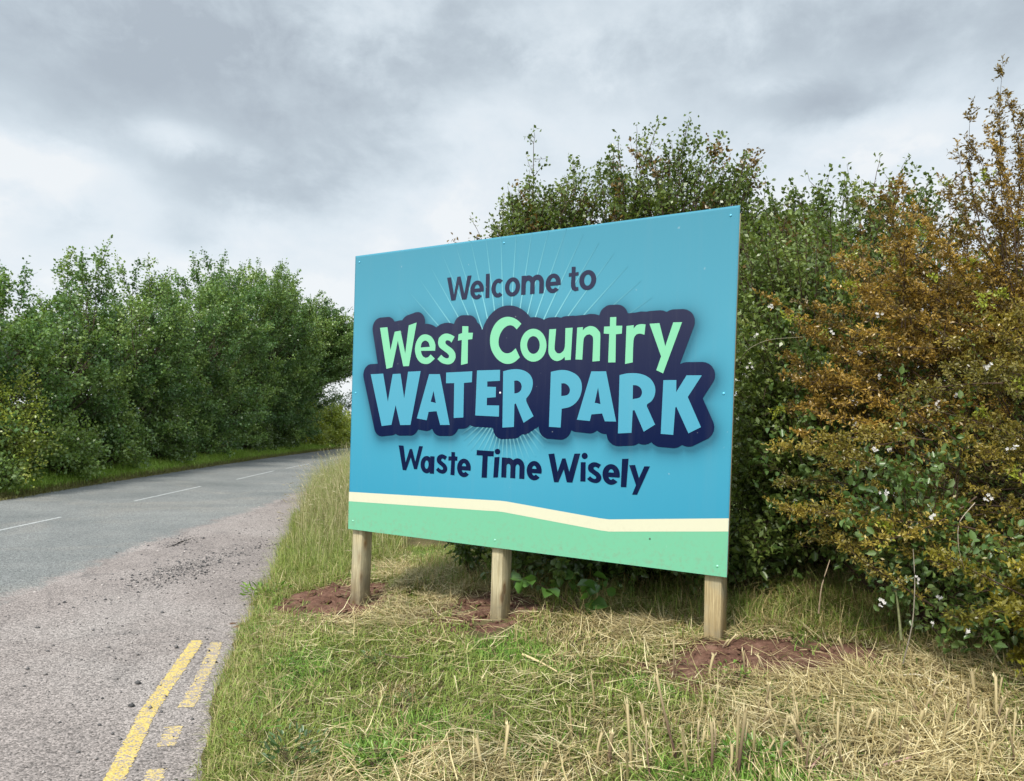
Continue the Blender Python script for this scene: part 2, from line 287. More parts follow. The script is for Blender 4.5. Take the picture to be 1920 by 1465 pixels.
M_LEAF = leaf_mat('leaf', .36, .33, .6)
M_GRASS = leaf_mat('grass_blade', .55, .25, .25)
M_STRAW = leaf_mat('straw', .6, .15, .25)
M_BARK = plain_mat('bark', (.075, .055, .04), .85, .2, .5, 12, .4)
M_TWIG = plain_mat('twig', (.07, .045, .032), .8, .2, .4, 40)
M_FLOWER = plain_mat('petal', (.46, .44, .42), .8, .1, .12, 200)
ART = {
 'welcome_to': [[[9526,-2664,9901,-2652,10240,-4014,10503,-2667,10801,-2658,11214,-3998,11453,-2669,11826,-2659,11424,-4433,10997,-4430,10660,-3212,10392,-4433,9999,-4449]],[[12971,-3955,12985,-3833,12981,-3709,12958,-3589,12917,-3475,12859,-3371,12786,-3280,12701,-3205,12605,-3148,12502,-3111,12395,-3095,12287,-3100,12182,-3127,12082,-3174,11991,-3240,11911,-3324,11846,-3422,11796,-3531,11764,-3649,11750,-3771,11755,-3894,11779,-4014,11821,-4128,11879,-4231,11953,-4322,12039,-4396,12135,-4452,12238,-4489,12345,-4504,12453,-4498,12558,-4470,12658,-4422,12748,-4355,12827,-4271,12534,-4109,12506,-4146,12474,-4176,12441,-4197,12406,-4211,12370,-4216,12334,-4212,12299,-4199,12265,-4178,12234,-4149,12205,-4113,12179,-4070,12158,-4022,12141,-3969,12120,-3955],[12607,-3688,12592,-3621,12570,-3558,12543,-3503,12510,-3457,12472,-3421,12432,-3397,12389,-3384,12346,-3384,12304,-3397,12264,-3421,12226,-3457,12193,-3503,12165,-3558,12144,-3621,12129,-3688]],[[13136,-2668,13478,-2664,13499,-4454,13157,-4456]],[[14655,-3280,14580,-3213,14498,-3161,14409,-3124,14316,-3105,14222,-3103,14129,-3119,14039,-3151,13955,-3200,13878,-3263,13811,-3340,13755,-3429,13712,-3527,13683,-3631,13668,-3740,13668,-3850,13683,-3958,13712,-4063,13755,-4160,13811,-4249,13878,-4326,13955,-4390,14039,-4438,14129,-4471,14222,-4486,14316,-4484,14409,-4465,14498,-4429,14580,-4376,14655,-4309,14395,-4107,14355,-4152,14311,-4180,14264,-4191,14217,-4184,14172,-4160,14130,-4119,14095,-4064,14067,-3996,14047,-3919,14037,-3837,14037,-3752,14047,-3670,14067,-3593,14095,-3526,14130,-3470,14172,-3429,14217,-3405,14264,-3398,14311,-3409,14355,-3437,14395,-3482]],[[16150,-3801,16142,-3693,16118,-3587,16080,-3487,16027,-3394,15961,-3312,15883,-3241,15797,-3185,15703,-3143,15604,-3118,15503,-3109,15401,-3118,15303,-3143,15209,-3185,15122,-3241,15045,-3312,14979,-3394,14926,-3487,14887,-3587,14863,-3693,14855,-3801,14863,-3909,14887,-4015,14926,-4115,14979,-4208,15045,-4291,15122,-4361,15209,-4418,15303,-4459,15401,-4485,15503,-4493,15604,-4485,15703,-4459,15797,-4418,15883,-4361,15961,-4291,16027,-4208,16080,-4115,16118,-4015,16142,-3909],[15780,-3801,15775,-3724,15759,-3650,15733,-3581,15699,-3521,15657,-3472,15609,-3435,15557,-3413,15503,-3405,15448,-3413,15396,-3435,15348,-3472,15306,-3521,15272,-3581,15246,-3650,15230,-3724,15225,-3801,15230,-3878,15246,-3953,15272,-4021,15306,-4081,15348,-4131,15396,-4167,15448,-4190,15503,-4197,15557,-4190,15609,-4167,15657,-4131,15699,-4081,15733,-4021,15759,-3953,15775,-3878]],[[16255,-4435,16625,-4435,16625,-3073,16255,-3073]],[[16255,-3821,16257,-3639,16282,-3501,16334,-3373,16413,-3260,16515,-3169,16637,-3105,16772,-3075,16909,-3082,17040,-3125,17155,-3200,17249,-3300,17319,-3420,17361,-3552,17375,-3687,17375,-4435,17005,-4435,17005,-3692,16999,-3627,16980,-3569,16952,-3520,16917,-3483,16880,-3459,16841,-3446,16803,-3444,16765,-3453,16727,-3473,16691,-3505,16659,-3550,16637,-3605,16626,-3665,16625,-3824]],[[17005,-3821,17007,-3639,17032,-3501,17084,-3373,17163,-3260,17265,-3169,17387,-3105,17522,-3075,17659,-3082,17790,-3125,17905,-3200,17999,-3300,18068,-3420,18111,-3552,18125,-3687,18125,-4435,17755,-4435,17755,-3692,17748,-3627,17730,-3569,17702,-3520,17667,-3483,17629,-3459,17591,-3446,17553,-3444,17515,-3453,17477,-3473,17440,-3505,17409,-3550,17387,-3605,17376,-3665,17375,-3824]],[[19465,-3953,19479,-3835,19476,-3715,19454,-3598,19414,-3487,19358,-3385,19287,-3296,19203,-3223,19109,-3167,19008,-3130,18903,-3114,18797,-3119,18693,-3144,18595,-3190,18505,-3254,18426,-3334,18362,-3429,18313,-3535,18281,-3650,18267,-3768,18271,-3888,18295,-4005,18335,-4116,18393,-4216,18465,-4305,18549,-4377,18644,-4432,18745,-4467,18850,-4482,18956,-4476,19060,-4450,19158,-4403,19247,-4338,19324,-4256,19032,-4093,19005,-4128,18975,-4156,18943,-4177,18909,-4190,18875,-4194,18841,-4191,18807,-4179,18775,-4159,18745,-4131,18718,-4097,18693,-4056,18673,-4010,18657,-3959,18636,-3953],[19101,-3687,19086,-3624,19065,-3565,19039,-3514,19007,-3471,18972,-3438,18934,-3415,18894,-3403,18853,-3403,18813,-3415,18775,-3438,18739,-3471,18708,-3514,18681,-3565,18660,-3624,18646,-3687]],[[20311,-2772,20613,-2783,20617,-3183,20848,-3164,20855,-3394,20615,-3413,20616,-3566,20616,-3724,20617,-3871,20624,-3989,20636,-4068,20653,-4118,20672,-4157,20690,-4201,20853,-4198,20885,-4429,20604,-4471,20367,-4331,20345,-4266,20322,-4206,20302,-4136,20289,-4041,20286,-3910,20291,-3754,20299,-3588,20305,-3426,20097,-3433,20098,-3193,20315,-3181]],[[22208,-3779,22200,-3672,22177,-3567,22138,-3468,22085,-3376,22020,-3295,21943,-3225,21858,-3169,21765,-3127,21667,-3102,21566,-3094,21466,-3102,21368,-3127,21275,-3169,21189,-3225,21112,-3295,21047,-3376,20994,-3468,20956,-3567,20932,-3672,20924,-3779,20932,-3886,20956,-3991,20994,-4090,21047,-4182,21112,-4264,21189,-4334,21275,-4390,21368,-4431,21466,-4456,21566,-4464,21667,-4456,21765,-4431,21858,-4390,21943,-4334,22020,-4264,22085,-4182,22138,-4090,22177,-3991,22200,-3886],[21838,-3779,21833,-3703,21817,-3630,21792,-3563,21758,-3504,21717,-3456,21670,-3420,21619,-3397,21566,-3390,21513,-3397,21462,-3420,21415,-3456,21374,-3504,21340,-3563,21315,-3630,21300,-3703,21294,-3779,21300,-3855,21315,-3928,21340,-3995,21374,-4054,21415,-4103,21462,-4139,21513,-4161,21566,-4168,21619,-4161,21670,-4139,21717,-4103,21758,-4054,21792,-3995,21817,-3928,21833,-3855]]],
 'west_country': [[[2867,-6207,3660,-6191,4078,-8041,4452,-6598,5056,-6531,5636,-8352,5887,-6149,6684,-5961,6063,-9360,5478,-9367,4819,-7321,4338,-9432,3729,-9549]],[[8622,-8228,8626,-8115,8634,-8002,8636,-7890,8622,-7781,8591,-7672,8546,-7565,8491,-7462,8428,-7367,8360,-7281,8284,-7201,8199,-7130,8104,-7069,7996,-7018,7875,-6975,7750,-6944,7628,-6928,7507,-6926,7385,-6938,7267,-6964,7158,-7008,7057,-7072,6962,-7156,6876,-7251,6803,-7350,6743,-7455,6695,-7570,6659,-7687,6632,-7799,6615,-7903,6609,-8003,6614,-8104,6630,-8213,6658,-8335,6698,-8465,6749,-8595,6814,-8713,6894,-8822,6989,-8925,7094,-9017,7202,-9092,7316,-9149,7437,-9190,7561,-9218,7682,-9233,7799,-9237,7915,-9230,8031,-9208,8148,-9168,8265,-9104,8383,-9019,8500,-8926,8618,-8837,8200,-8501,8143,-8554,8087,-8609,8030,-8660,7970,-8700,7908,-8724,7843,-8738,7777,-8747,7712,-8759,7643,-8729,7572,-8701,7504,-8669,7444,-8630,7392,-8578,7346,-8517,7307,-8454,7275,-8395,7254,-8343,7242,-8294,7234,-8245,7224,-8197],[7191,-7940,7200,-7867,7208,-7792,7219,-7719,7241,-7654,7275,-7594,7319,-7539,7368,-7491,7421,-7454,7479,-7431,7542,-7420,7607,-7414,7671,-7405,7744,-7445,7819,-7482,7890,-7524,7950,-7579,7995,-7651,8029,-7735,8059,-7824,8090,-7911]],[[10449,-7216,10169,-7654,10118,-7614,10068,-7572,10017,-7533,9962,-7503,9902,-7483,9838,-7472,9773,-7463,9708,-7453,9572,-7569,9619,-7732,9681,-7773,9739,-7812,9803,-7853,9879,-7902,9974,-7957,10084,-8018,10194,-8084,10290,-8155,10371,-8231,10444,-8314,10505,-8398,10553,-8481,10581,-8562,10593,-8642,10598,-8722,10606,-8802,10566,-8884,10529,-8968,10486,-9048,10431,-9117,10358,-9173,10274,-9222,10182,-9259,10089,-9286,9993,-9299,9892,-9300,9789,-9292,9687,-9278,9584,-9260,9481,-9235,9379,-9202,9277,-9158,9176,-9100,9076,-9030,8976,-8955,8877,-8883,9229,-8552,9286,-8599,9340,-8648,9398,-8694,9461,-8735,9535,-8772,9617,-8806,9698,-8832,9769,-8846,9826,-8844,9875,-8827,9920,-8806,9967,-8787,9980,-8627,9941,-8588,9906,-8550,9863,-8509,9802,-8462,9714,-8405,9607,-8341,9493,-8274,9387,-8209,9286,-8147,9186,-8087,9094,-8024,9020,-7955,8965,-7879,8925,-7798,8898,-7713,8882,-7627,8883,-7538,8898,-7447,8919,-7355,8938,-7264,9009,-7202,9079,-7139,9152,-7080,9234,-7032,9327,-6996,9428,-6968,9532,-6950,9636,-6943,9737,-6949,9838,-6966,9940,-6992,10042,-7024,10143,-7064,10245,-7113,10347,-7165]],[[11139,-6447,11698,-6488,11708,-6971,12134,-6989,12095,-7460,11700,-7485,11743,-9262,11133,-9369,11133,-7488,10770,-7531,10809,-7054,11141,-6972]],[[16364,-6519,15985,-6903,15910,-6837,15836,-6767,15760,-6704,15680,-6654,15594,-6618,15504,-6592,15411,-6580,15316,-6584,15216,-6605,15111,-6643,15008,-6694,14913,-6757,14826,-6834,14743,-6925,14669,-7025,14606,-7128,14553,-7236,14510,-7350,14477,-7468,14457,-7584,14449,-7701,14452,-7820,14469,-7936,14502,-8047,14556,-8156,14627,-8262,14709,-8359,14793,-8440,14879,-8502,14971,-8550,15066,-8583,15163,-8603,15263,-8607,15365,-8597,15468,-8574,15568,-8537,15664,-8483,15758,-8412,15851,-8334,15944,-8259,16316,-8919,16215,-9000,16117,-9084,16015,-9162,15908,-9228,15792,-9280,15672,-9324,15546,-9354,15418,-9370,15285,-9371,15149,-9358,15009,-9329,14870,-9283,14727,-9218,14581,-9136,14438,-9038,14305,-8926,14180,-8796,14060,-8648,13953,-8492,13865,-8337,13800,-8183,13752,-8026,13720,-7869,13701,-7712,13693,-7556,13699,-7399,13718,-7245,13752,-7094,13801,-6944,13865,-6796,13942,-6654,14028,-6524,14126,-6406,14235,-6297,14353,-6201,14476,-6121,14605,-6057,14742,-6009,14882,-5976,15020,-5956,15159,-5953,15299,-5966,15437,-5991,15567,-6023,15690,-6064,15808,-6116,15920,-6175,16024,-6237,16117,-6302,16201,-6373,16282,-6446]],[[18487,-8121,18480,-8301,18447,-8476,18389,-8642,18308,-8794,18204,-8929,18081,-9044,17942,-9136,17789,-9202,17627,-9241,17460,-9252,17290,-9234,17124,-9188,16964,-9114,16815,-9015,16680,-8893,16564,-8750,16468,-8590,16396,-8418,16349,-8237,16329,-8052,16336,-7868,16370,-7689,16430,-7521,16515,-7366,16622,-7230,16749,-7116,16891,-7025,17047,-6961,17211,-6926,17380,-6919,17549,-6940,17715,-6990,17873,-7067,18019,-7168,18150,-7292,18263,-7434,18355,-7593,18424,-7763,18468,-7940],[17939,-8089,17933,-8210,17907,-8327,17863,-8433,17802,-8526,17726,-8602,17638,-8657,17542,-8690,17441,-8700,17338,-8685,17239,-8647,17147,-8586,17064,-8506,16996,-8408,16943,-8298,16909,-8179,16895,-8055,16900,-7932,16926,-7815,16971,-7707,17033,-7614,17110,-7538,17199,-7484,17296,-7451,17398,-7443,17500,-7459,17599,-7499,17691,-7560,17772,-7641,17840,-7738,17891,-7848,17925,-7966]],[[18673,-7018,19222,-7011,19198,-7337,19172,-7678,19150,-7990,19140,-8231,19142,-8375,19155,-8449,19175,-8491,19201,-8536,19236,-8589,19280,-8630,19326,-8668,19371,-8708,19432,-8713,19492,-8721,19553,-8724,19613,-8714,19672,-8686,19731,-8645,19789,-8598,19848,-8555,19875,-8491,19904,-8442,19930,-8365,19949,-8219,19957,-7974,19957,-7660,19954,-7318,19953,-6990,20514,-6985,20429,-9185,19979,-9197,19963,-8971,19903,-9019,19844,-9068,19782,-9115,19712,-9154,19634,-9188,19548,-9217,19459,-9238,19371,-9245,19282,-9237,19192,-9216,19103,-9183,19021,-9139,18944,-9081,18870,-9010,18804,-8929,18750,-8844,18710,-8775,18681,-8715,18662,-8619,18649,-8445,18646,-8160,18653,-7795,18664,-7398]],[[20868,-6993,21309,-6976,21299,-7198,21347,-7154,21393,-7109,21442,-7066,21502,-7029,21574,-6995,21655,-6965,21741,-6942,21829,-6932,21920,-6936,22016,-6952,22111,-6978,22200,-7016,22282,-7065,22360,-7125,22431,-7195,22491,-7271,22540,-7326,22580,-7370,22610,-7457,22631,-7644,22629,-9305,22086,-9338,22092,-8946,22100,-8536,22105,-8163,22102,-7881,22087,-7728,22063,-7666,22037,-7641,22012,-7598,21828,-7487,21770,-7495,21710,-7500,21653,-7510,21599,-7530,21548,-7562,21500,-7604,21457,-7653,21422,-7709,21399,-7753,21385,-7793,21375,-7864,21364,-8003,21352,-8237,21340,-8541,21328,-8872,21316,-9189,20799,-9170]],[[23311,-6409,23764,-6418,23763,-6999,24211,-7019,24186,-7538,23762,-7564,23780,-9423,23249,-9420,23278,-7523,22877,-7485,22888,-7017,23312,-7022]],[[24508,-7047,25025,-7021,25015,-7235,25069,-7181,25122,-7124,25178,-7072,25239,-7031,25310,-7004,25386,-6987,25465,-6978,25543,-6974,25619,-6976,25695,-6986,25770,-6998,25846,-7009,25787,-7673,25698,-7649,25608,-7623,25521,-7600,25444,-7588,25379,-7591,25323,-7604,25270,-7621,25216,-7636,25177,-7683,25136,-7727,25098,-7777,25068,-7845,25048,-7918,25034,-7998,25025,-8107,25017,-8271,25012,-8513,25010,-8813,25010,-9136,25008,-9448,24471,-9544]],[[26116,-6980,26793,-6969,27217,-8469,27715,-6965,28297,-6979,27109,-10192,26648,-9984,26952,-9103]]],
 'water_park': [[[2052,-9962,3399,-9926,4008,-12168,4409,-9972,5223,-9948,5699,-11897,5998,-9808,7266,-9775,6434,-13966,5389,-14000,4841,-12437,4478,-14005,3457,-14123]],[[8114,-10023,9163,-10035,10266,-13873,9364,-13895,8972,-12860,8194,-12920,8037,-13563,7057,-13444],[8606,-11307,8873,-12234,8365,-12141]],[[9765,-9922,12193,-9858,12187,-10665,11463,-10716,11511,-13286,10621,-13343,10559,-10727,9780,-10731]],[[12621,-9802,14660,-9785,14671,-10580,13570,-10619,13585,-11005,14348,-11022,14357,-11765,13589,-11815,13591,-12362,14674,-12366,14686,-13165,12592,-13118]],[[14938,-9895,15062,-9869,15186,-9842,15310,-9816,15434,-9796,15557,-9780,15680,-9768,15804,-9760,15927,-9758,16051,-9759,16175,-9765,16298,-9777,16418,-9795,16534,-9821,16649,-9852,16759,-9891,16863,-9936,16963,-9989,17058,-10050,17145,-10116,17222,-10187,17288,-10266,17344,-10351,17389,-10438,17425,-10524,17449,-10607,17461,-10690,17465,-10773,17462,-10859,17452,-10950,17435,-11045,17410,-11139,17380,-11231,17343,-11318,17300,-11403,17252,-11486,17200,-11565,17142,-11640,17078,-11711,17012,-11780,16948,-11850,16956,-11913,16957,-11968,16974,-12041,17028,-12162,17137,-12349,17283,-12584,17445,-12837,17599,-13082,16797,-13565,16094,-12193,15981,-12269,15995,-13876,15016,-13947],[15903,-10588,15977,-10581,16052,-10571,16126,-10566,16197,-10575,16267,-10603,16336,-10643,16399,-10691,16451,-10742,16488,-10797,16513,-10858,16534,-10921,16557,-10983,16543,-11052,16532,-11123,16516,-11191,16487,-11253,16442,-11309,16385,-11360,16321,-11405,16254,-11440,16184,-11463,16108,-11475,16030,-11484,15953,-11494]],[[18900,-9987,19046,-9960,19193,-9932,19338,-9907,19478,-9889,19611,-9877,19739,-9871,19865,-9871,19992,-9881,20121,-9900,20251,-9928,20379,-9964,20504,-10008,20629,-10059,20753,-10118,20870,-10185,20973,-10259,21062,-10343,21140,-10436,21206,-10533,21259,-10632,21298,-10731,21323,-10833,21338,-10936,21346,-11039,21347,-11140,21339,-11242,21323,-11343,21300,-11445,21269,-11548,21231,-11653,21184,-11755,21129,-11852,21065,-11943,20991,-12031,20910,-12112,20822,-12187,20730,-12254,20632,-12314,20526,-12367,20409,-12414,20277,-12451,20132,-12480,19983,-12506,19835,-12533,19790,-13819,18867,-13791],[19755,-10794,19821,-10791,19887,-10785,19953,-10784,20020,-10796,20092,-10823,20167,-10862,20237,-10909,20297,-10961,20344,-11021,20384,-11088,20413,-11158,20432,-11223,20435,-11281,20425,-11337,20409,-11391,20396,-11446,20357,-11488,20322,-11531,20279,-11571,20215,-11603,20123,-11626,20011,-11640,19890,-11652,19774,-11665]],[[22023,-9998,23114,-10006,23930,-13318,23116,-13321,22903,-12805,22114,-12883,22004,-13324,21030,-13256],[22557,-11078,22765,-12183,22335,-12100]],[[24100,-10271,24211,-10245,24321,-10218,24433,-10194,24549,-10175,24670,-10163,24796,-10155,24923,-10152,25049,-10153,25174,-10157,25300,-10166,25424,-10180,25545,-10201,25665,-10231,25783,-10268,25896,-10312,26001,-10361,26098,-10416,26187,-10477,26269,-10543,26343,-10617,26410,-10701,26470,-10794,26520,-10889,26560,-10982,26587,-11070,26604,-11157,26612,-11244,26612,-11331,26605,-11420,26590,-11510,26568,-11597,26539,-11680,26504,-11757,26462,-11829,26414,-11897,26360,-11960,26297,-12015,26227,-12064,26153,-12111,26081,-12158,26047,-12278,26646,-13453,25884,-13926,25208,-12548,25087,-12586,25038,-14021,24083,-14092],[25061,-10934,25130,-10937,25200,-10938,25269,-10942,25336,-10957,25403,-10983,25469,-11019,25530,-11060,25582,-11106,25624,-11156,25659,-11213,25685,-11272,25701,-11331,25707,-11393,25703,-11458,25690,-11521,25669,-11578,25644,-11629,25614,-11676,25570,-11719,25507,-11755,25417,-11783,25305,-11804,25184,-11823,25068,-11842]],[[27140,-10623,28002,-10622,28004,-11385,28658,-10334,29637,-10344,28763,-11690,29643,-13535,28852,-13941,28030,-12290,27967,-12359,27868,-14067,27041,-14030]]],
 'waste_time_wisely': [[[5303,-15591,5803,-15597,6071,-16900,6448,-15834,6681,-15824,7045,-16785,7367,-15568,7743,-15570,7240,-17352,6945,-17360,6574,-16466,6164,-17493,5808,-17488]],[[8773,-16949,8764,-16835,8737,-16725,8693,-16621,8634,-16527,8560,-16446,8475,-16380,8380,-16331,8280,-16302,8176,-16292,8073,-16302,7972,-16331,7878,-16380,7793,-16446,7719,-16527,7659,-16621,7615,-16725,7589,-16835,7579,-16949,7589,-17064,7615,-17174,7659,-17278,7719,-17372,7793,-17453,7878,-17519,7972,-17567,8073,-17597,8176,-17607,8280,-17597,8380,-17567,8475,-17519,8560,-17453,8634,-17372,8693,-17278,8737,-17174,8764,-17064],[8367,-16949,8362,-16877,8348,-16808,8325,-16746,8295,-16695,8259,-16656,8219,-16632,8176,-16624,8134,-16632,8094,-16656,8058,-16695,8028,-16746,8005,-16808,7991,-16877,7986,-16949,7991,-17022,8005,-17091,8028,-17152,8058,-17204,8094,-17243,8134,-17267,8176,-17275,8219,-17267,8259,-17243,8295,-17204,8325,-17152,8348,-17091,8362,-17022]],[[8503,-17607,8918,-17607,8918,-16292,8503,-16292]],[[10107,-16249,9922,-16526,9891,-16502,9862,-16478,9831,-16455,9798,-16437,9761,-16427,9722,-16421,9683,-16417,9643,-16413,9557,-16487,9581,-16585,9618,-16609,9653,-16632,9691,-16656,9736,-16684,9793,-16717,9860,-16752,9926,-16791,9983,-16833,10032,-16879,10075,-16928,10111,-16980,10138,-17030,10157,-17080,10168,-17129,10170,-17179,10163,-17228,10146,-17280,10119,-17332,10085,-17383,10045,-17426,9999,-17462,9945,-17492,9887,-17517,9829,-17534,9769,-17544,9707,-17546,9644,-17542,9581,-17534,9519,-17524,9457,-17510,9395,-17491,9334,-17465,9274,-17431,9215,-17390,9157,-17345,9099,-17302,9321,-17095,9354,-17123,9386,-17152,9420,-17179,9458,-17203,9502,-17225,9551,-17245,9600,-17260,9643,-17268,9678,-17265,9709,-17254,9737,-17240,9767,-17228,9779,-17129,9756,-17106,9736,-17083,9710,-17059,9674,-17030,9621,-16997,9557,-16959,9490,-16920,9427,-16882,9367,-16846,9307,-16811,9253,-16774,9210,-16734,9179,-16688,9157,-16640,9143,-16588,9136,-16536,9138,-16482,9150,-16426,9165,-16370,9179,-16314,9224,-16275,9268,-16234,9314,-16197,9365,-16165,9422,-16141,9485,-16122,9549,-16108,9612,-16101,9674,-16102,9736,-16110,9798,-16123,9860,-16141,9922,-16163,9983,-16191,10045,-16221]],[[10511,-15887,10837,-15888,10850,-16202,11086,-16207,11069,-16505,10864,-16516,10861,-17598,10485,-17589,10519,-16517,10241,-16531,10248,-16230,10516,-16218]],[[12316,-17181,12335,-17063,12335,-16943,12315,-16826,12276,-16714,12220,-16611,12148,-16521,12063,-16445,11967,-16387,11862,-16347,11754,-16329,11643,-16331,11535,-16354,11432,-16397,11338,-16459,11255,-16538,11186,-16632,11134,-16737,11099,-16850,11083,-16968,11087,-17087,11110,-17204,11151,-17315,11210,-17416,11284,-17505,11371,-17578,11469,-17633,11574,-17669,11683,-17685,11793,-17679,11901,-17653,12003,-17607,12095,-17542,12176,-17461,11852,-17270,11828,-17302,11801,-17327,11772,-17346,11742,-17358,11711,-17362,11681,-17358,11651,-17348,11622,-17330,11595,-17305,11570,-17274,11548,-17238,11530,-17196,11497,-17181],[11909,-16882,11894,-16830,11875,-16782,11851,-16741,11824,-16706,11793,-16679,11761,-16661,11727,-16652,11693,-16652,11659,-16661,11626,-16679,11596,-16706,11568,-16741,11545,-16782,11525,-16830,11511,-16882]],[[12826,-15648,14340,-15668,14317,-16041,13809,-16050,13795,-17606,13329,-17619,13360,-16024,12822,-16018]],[[14889,-15667,14883,-15720,14861,-15770,14825,-15814,14777,-15849,14721,-15872,14660,-15882,14598,-15877,14540,-15860,14489,-15829,14450,-15789,14424,-15740,14414,-15688,14420,-15634,14442,-15584,14478,-15540,14526,-15505,14583,-15483,14644,-15473,14706,-15477,14764,-15496,14814,-15526,14853,-15567,14879,-15615]],[[14411,-16098,14840,-16055,14758,-17517,14357,-17557]],[[15042,-17498,15465,-17498,15465,-16076,15042,-16076]],[[15042,-16856,15044,-16671,15070,-16527,15125,-16392,15208,-16273,15316,-16176,15445,-16109,15588,-16077,15734,-16085,15872,-16130,15994,-16209,16094,-16315,16167,-16441,16211,-16580,16226,-16722,16226,-17498,15803,-17498,15803,-16727,15796,-16666,15779,-16612,15753,-16567,15722,-16533,15689,-16512,15656,-16501,15624,-16499,15591,-16507,15558,-16524,15525,-16553,15497,-16594,15476,-16645,15466,-16702,15465,-16860]],[[15803,-16856,15804,-16671,15830,-16527,15886,-16392,15969,-16273,16077,-16176,16206,-16109,16348,-16077,16494,-16085,16633,-16130,16755,-16209,16854,-16315,16927,-16441,16972,-16580,16986,-16722,16986,-17498,16563,-17498,16563,-16727,16557,-16666,16540,-16612,16514,-16567,16483,-16533,16449,-16512,16417,-16501,16384,-16499,16352,-16507,16319,-16524,16286,-16553,16258,-16594,16237,-16645,16227,-16702,16226,-16860]],[[18363,-17041,18381,-16925,18381,-16808,18362,-16692,18325,-16581,18271,-16480,18201,-16390,18117,-16315,18023,-16257,17922,-16218,17815,-16200,17707,-16201,17601,-16224,17501,-16266,17409,-16327,17328,-16405,17260,-16497,17209,-16600,17175,-16712,17159,-16828,17162,-16946,17184,-17061,17224,-17171,17282,-17271,17354,-17358,17439,-17430,17535,-17485,17637,-17520,17744,-17536,17852,-17531,17957,-17505,18057,-17459,18147,-17395,18226,-17315,17903,-17124,17881,-17155,17856,-17179,17829,-17198,17801,-17209,17772,-17213,17744,-17210,17716,-17199,17689,-17182,17664,-17158,17641,-17128,17621,-17092,17603,-17052,17573,-17041],[17955,-16743,17942,-16693,17924,-16647,17901,-16608,17876,-16574,17848,-16549,17818,-16531,17787,-16523,17755,-16523,17724,-16531,17694,-16549,17665,-16574,17640,-16608,17618,-16647,17600,-16693,17586,-16743]],[[18880,-15670,19344,-15604,19646,-16848,19972,-15923,20230,-15896,20549,-16796,20903,-15550,21342,-15523,20801,-17500,20375,-17505,20116,-16656,19720,-17547,19389,-17561]],[[21905,-15653,21899,-15707,21878,-15758,21844,-15803,21798,-15838,21745,-15861,21687,-15871,21628,-15867,21573,-15849,21526,-15818,21489,-15777,21464,-15727,21455,-15674,21461,-15620,21482,-15568,21517,-15524,21563,-15489,21617,-15465,21675,-15456,21733,-15460,21788,-15479,21835,-15510,21872,-15551,21896,-15600]],[[21401,-16101,21768,-16082,21789,-17369,21405,-17379]],[[22906,-16190,22723,-16452,22694,-16429,22664,-16406,22634,-16384,22601,-16368,22565,-16358,22527,-16352,22488,-16349,22449,-16344,22364,-16415,22388,-16508,22424,-16530,22459,-16552,22496,-16575,22540,-16602,22597,-16633,22662,-16666,22728,-16703,22784,-16742,22832,-16786,22874,-16833,22910,-16882,22937,-16930,22952,-16976,22957,-17023,22958,-17070,22961,-17117,22935,-17166,22909,-17216,22881,-17263,22845,-17304,22800,-17338,22747,-17367,22690,-17391,22632,-17407,22573,-17416,22512,-17418,22450,-17414,22388,-17407,22327,-17397,22265,-17384,22204,-17366,22144,-17342,22085,-17309,22027,-17270,21970,-17228,21912,-17187,22132,-16990,22164,-17017,22196,-17045,22229,-17071,22266,-17093,22310,-17114,22358,-17133,22406,-17147,22449,-17154,22484,-17152,22514,-17142,22542,-17128,22571,-17117,22583,-17023,22561,-17001,22540,-16979,22515,-16956,22479,-16930,22428,-16898,22364,-16862,22298,-16825,22236,-16789,22177,-16755,22118,-16722,22065,-16687,22022,-16649,21991,-16606,21970,-16559,21956,-16511,21949,-16461,21951,-16410,21963,-16357,21978,-16304,21992,-16251,22036,-16214,22079,-16175,22125,-16140,22175,-16110,22231,-16087,22293,-16069,22356,-16056,22419,-16049,22479,-16050,22540,-16058,22601,-16070,22662,-16087,22723,-16108,22784,-16134,22845,-16162]],[[24262,-16959,24281,-16842,24280,-16724,24261,-16607,24223,-16496,24167,-16394,24095,-16304,24010,-16229,23914,-16171,23810,-16132,23701,-16113,23591,-16115,23483,-16138,23380,-16180,23285,-16242,23203,-16320,23134,-16413,23081,-16517,23047,-16629,23031,-16746,23034,-16865,23057,-16981,23098,-17091,23156,-17191,23230,-17279,23317,-17351,23415,-17407,23520,-17442,23629,-17458,23740,-17452,23847,-17426,23949,-17381,24041,-17316,24122,-17236,23798,-17045,23774,-17076,23747,-17101,23718,-17119,23689,-17131,23658,-17135,23627,-17131,23597,-17121,23569,-17103,23542,-17079,23517,-17049,23496,-17013,23477,-16972,23445,-16959],[23854,-16660,23840,-16610,23820,-16563,23797,-16523,23769,-16489,23739,-16463,23707,-16445,23673,-16436,23639,-16436,23606,-16445,23573,-16463,23543,-16489,23516,-16523,23492,-16563,23473,-16610,23458,-16660]],[[24414,-15732,24868,-15696,24759,-17544,24367,-17557]],[[24925,-16116,25335,-16081,25624,-16904,25972,-16132,26350,-16119,25520,-17968,25174,-17986,25428,-17371]]],
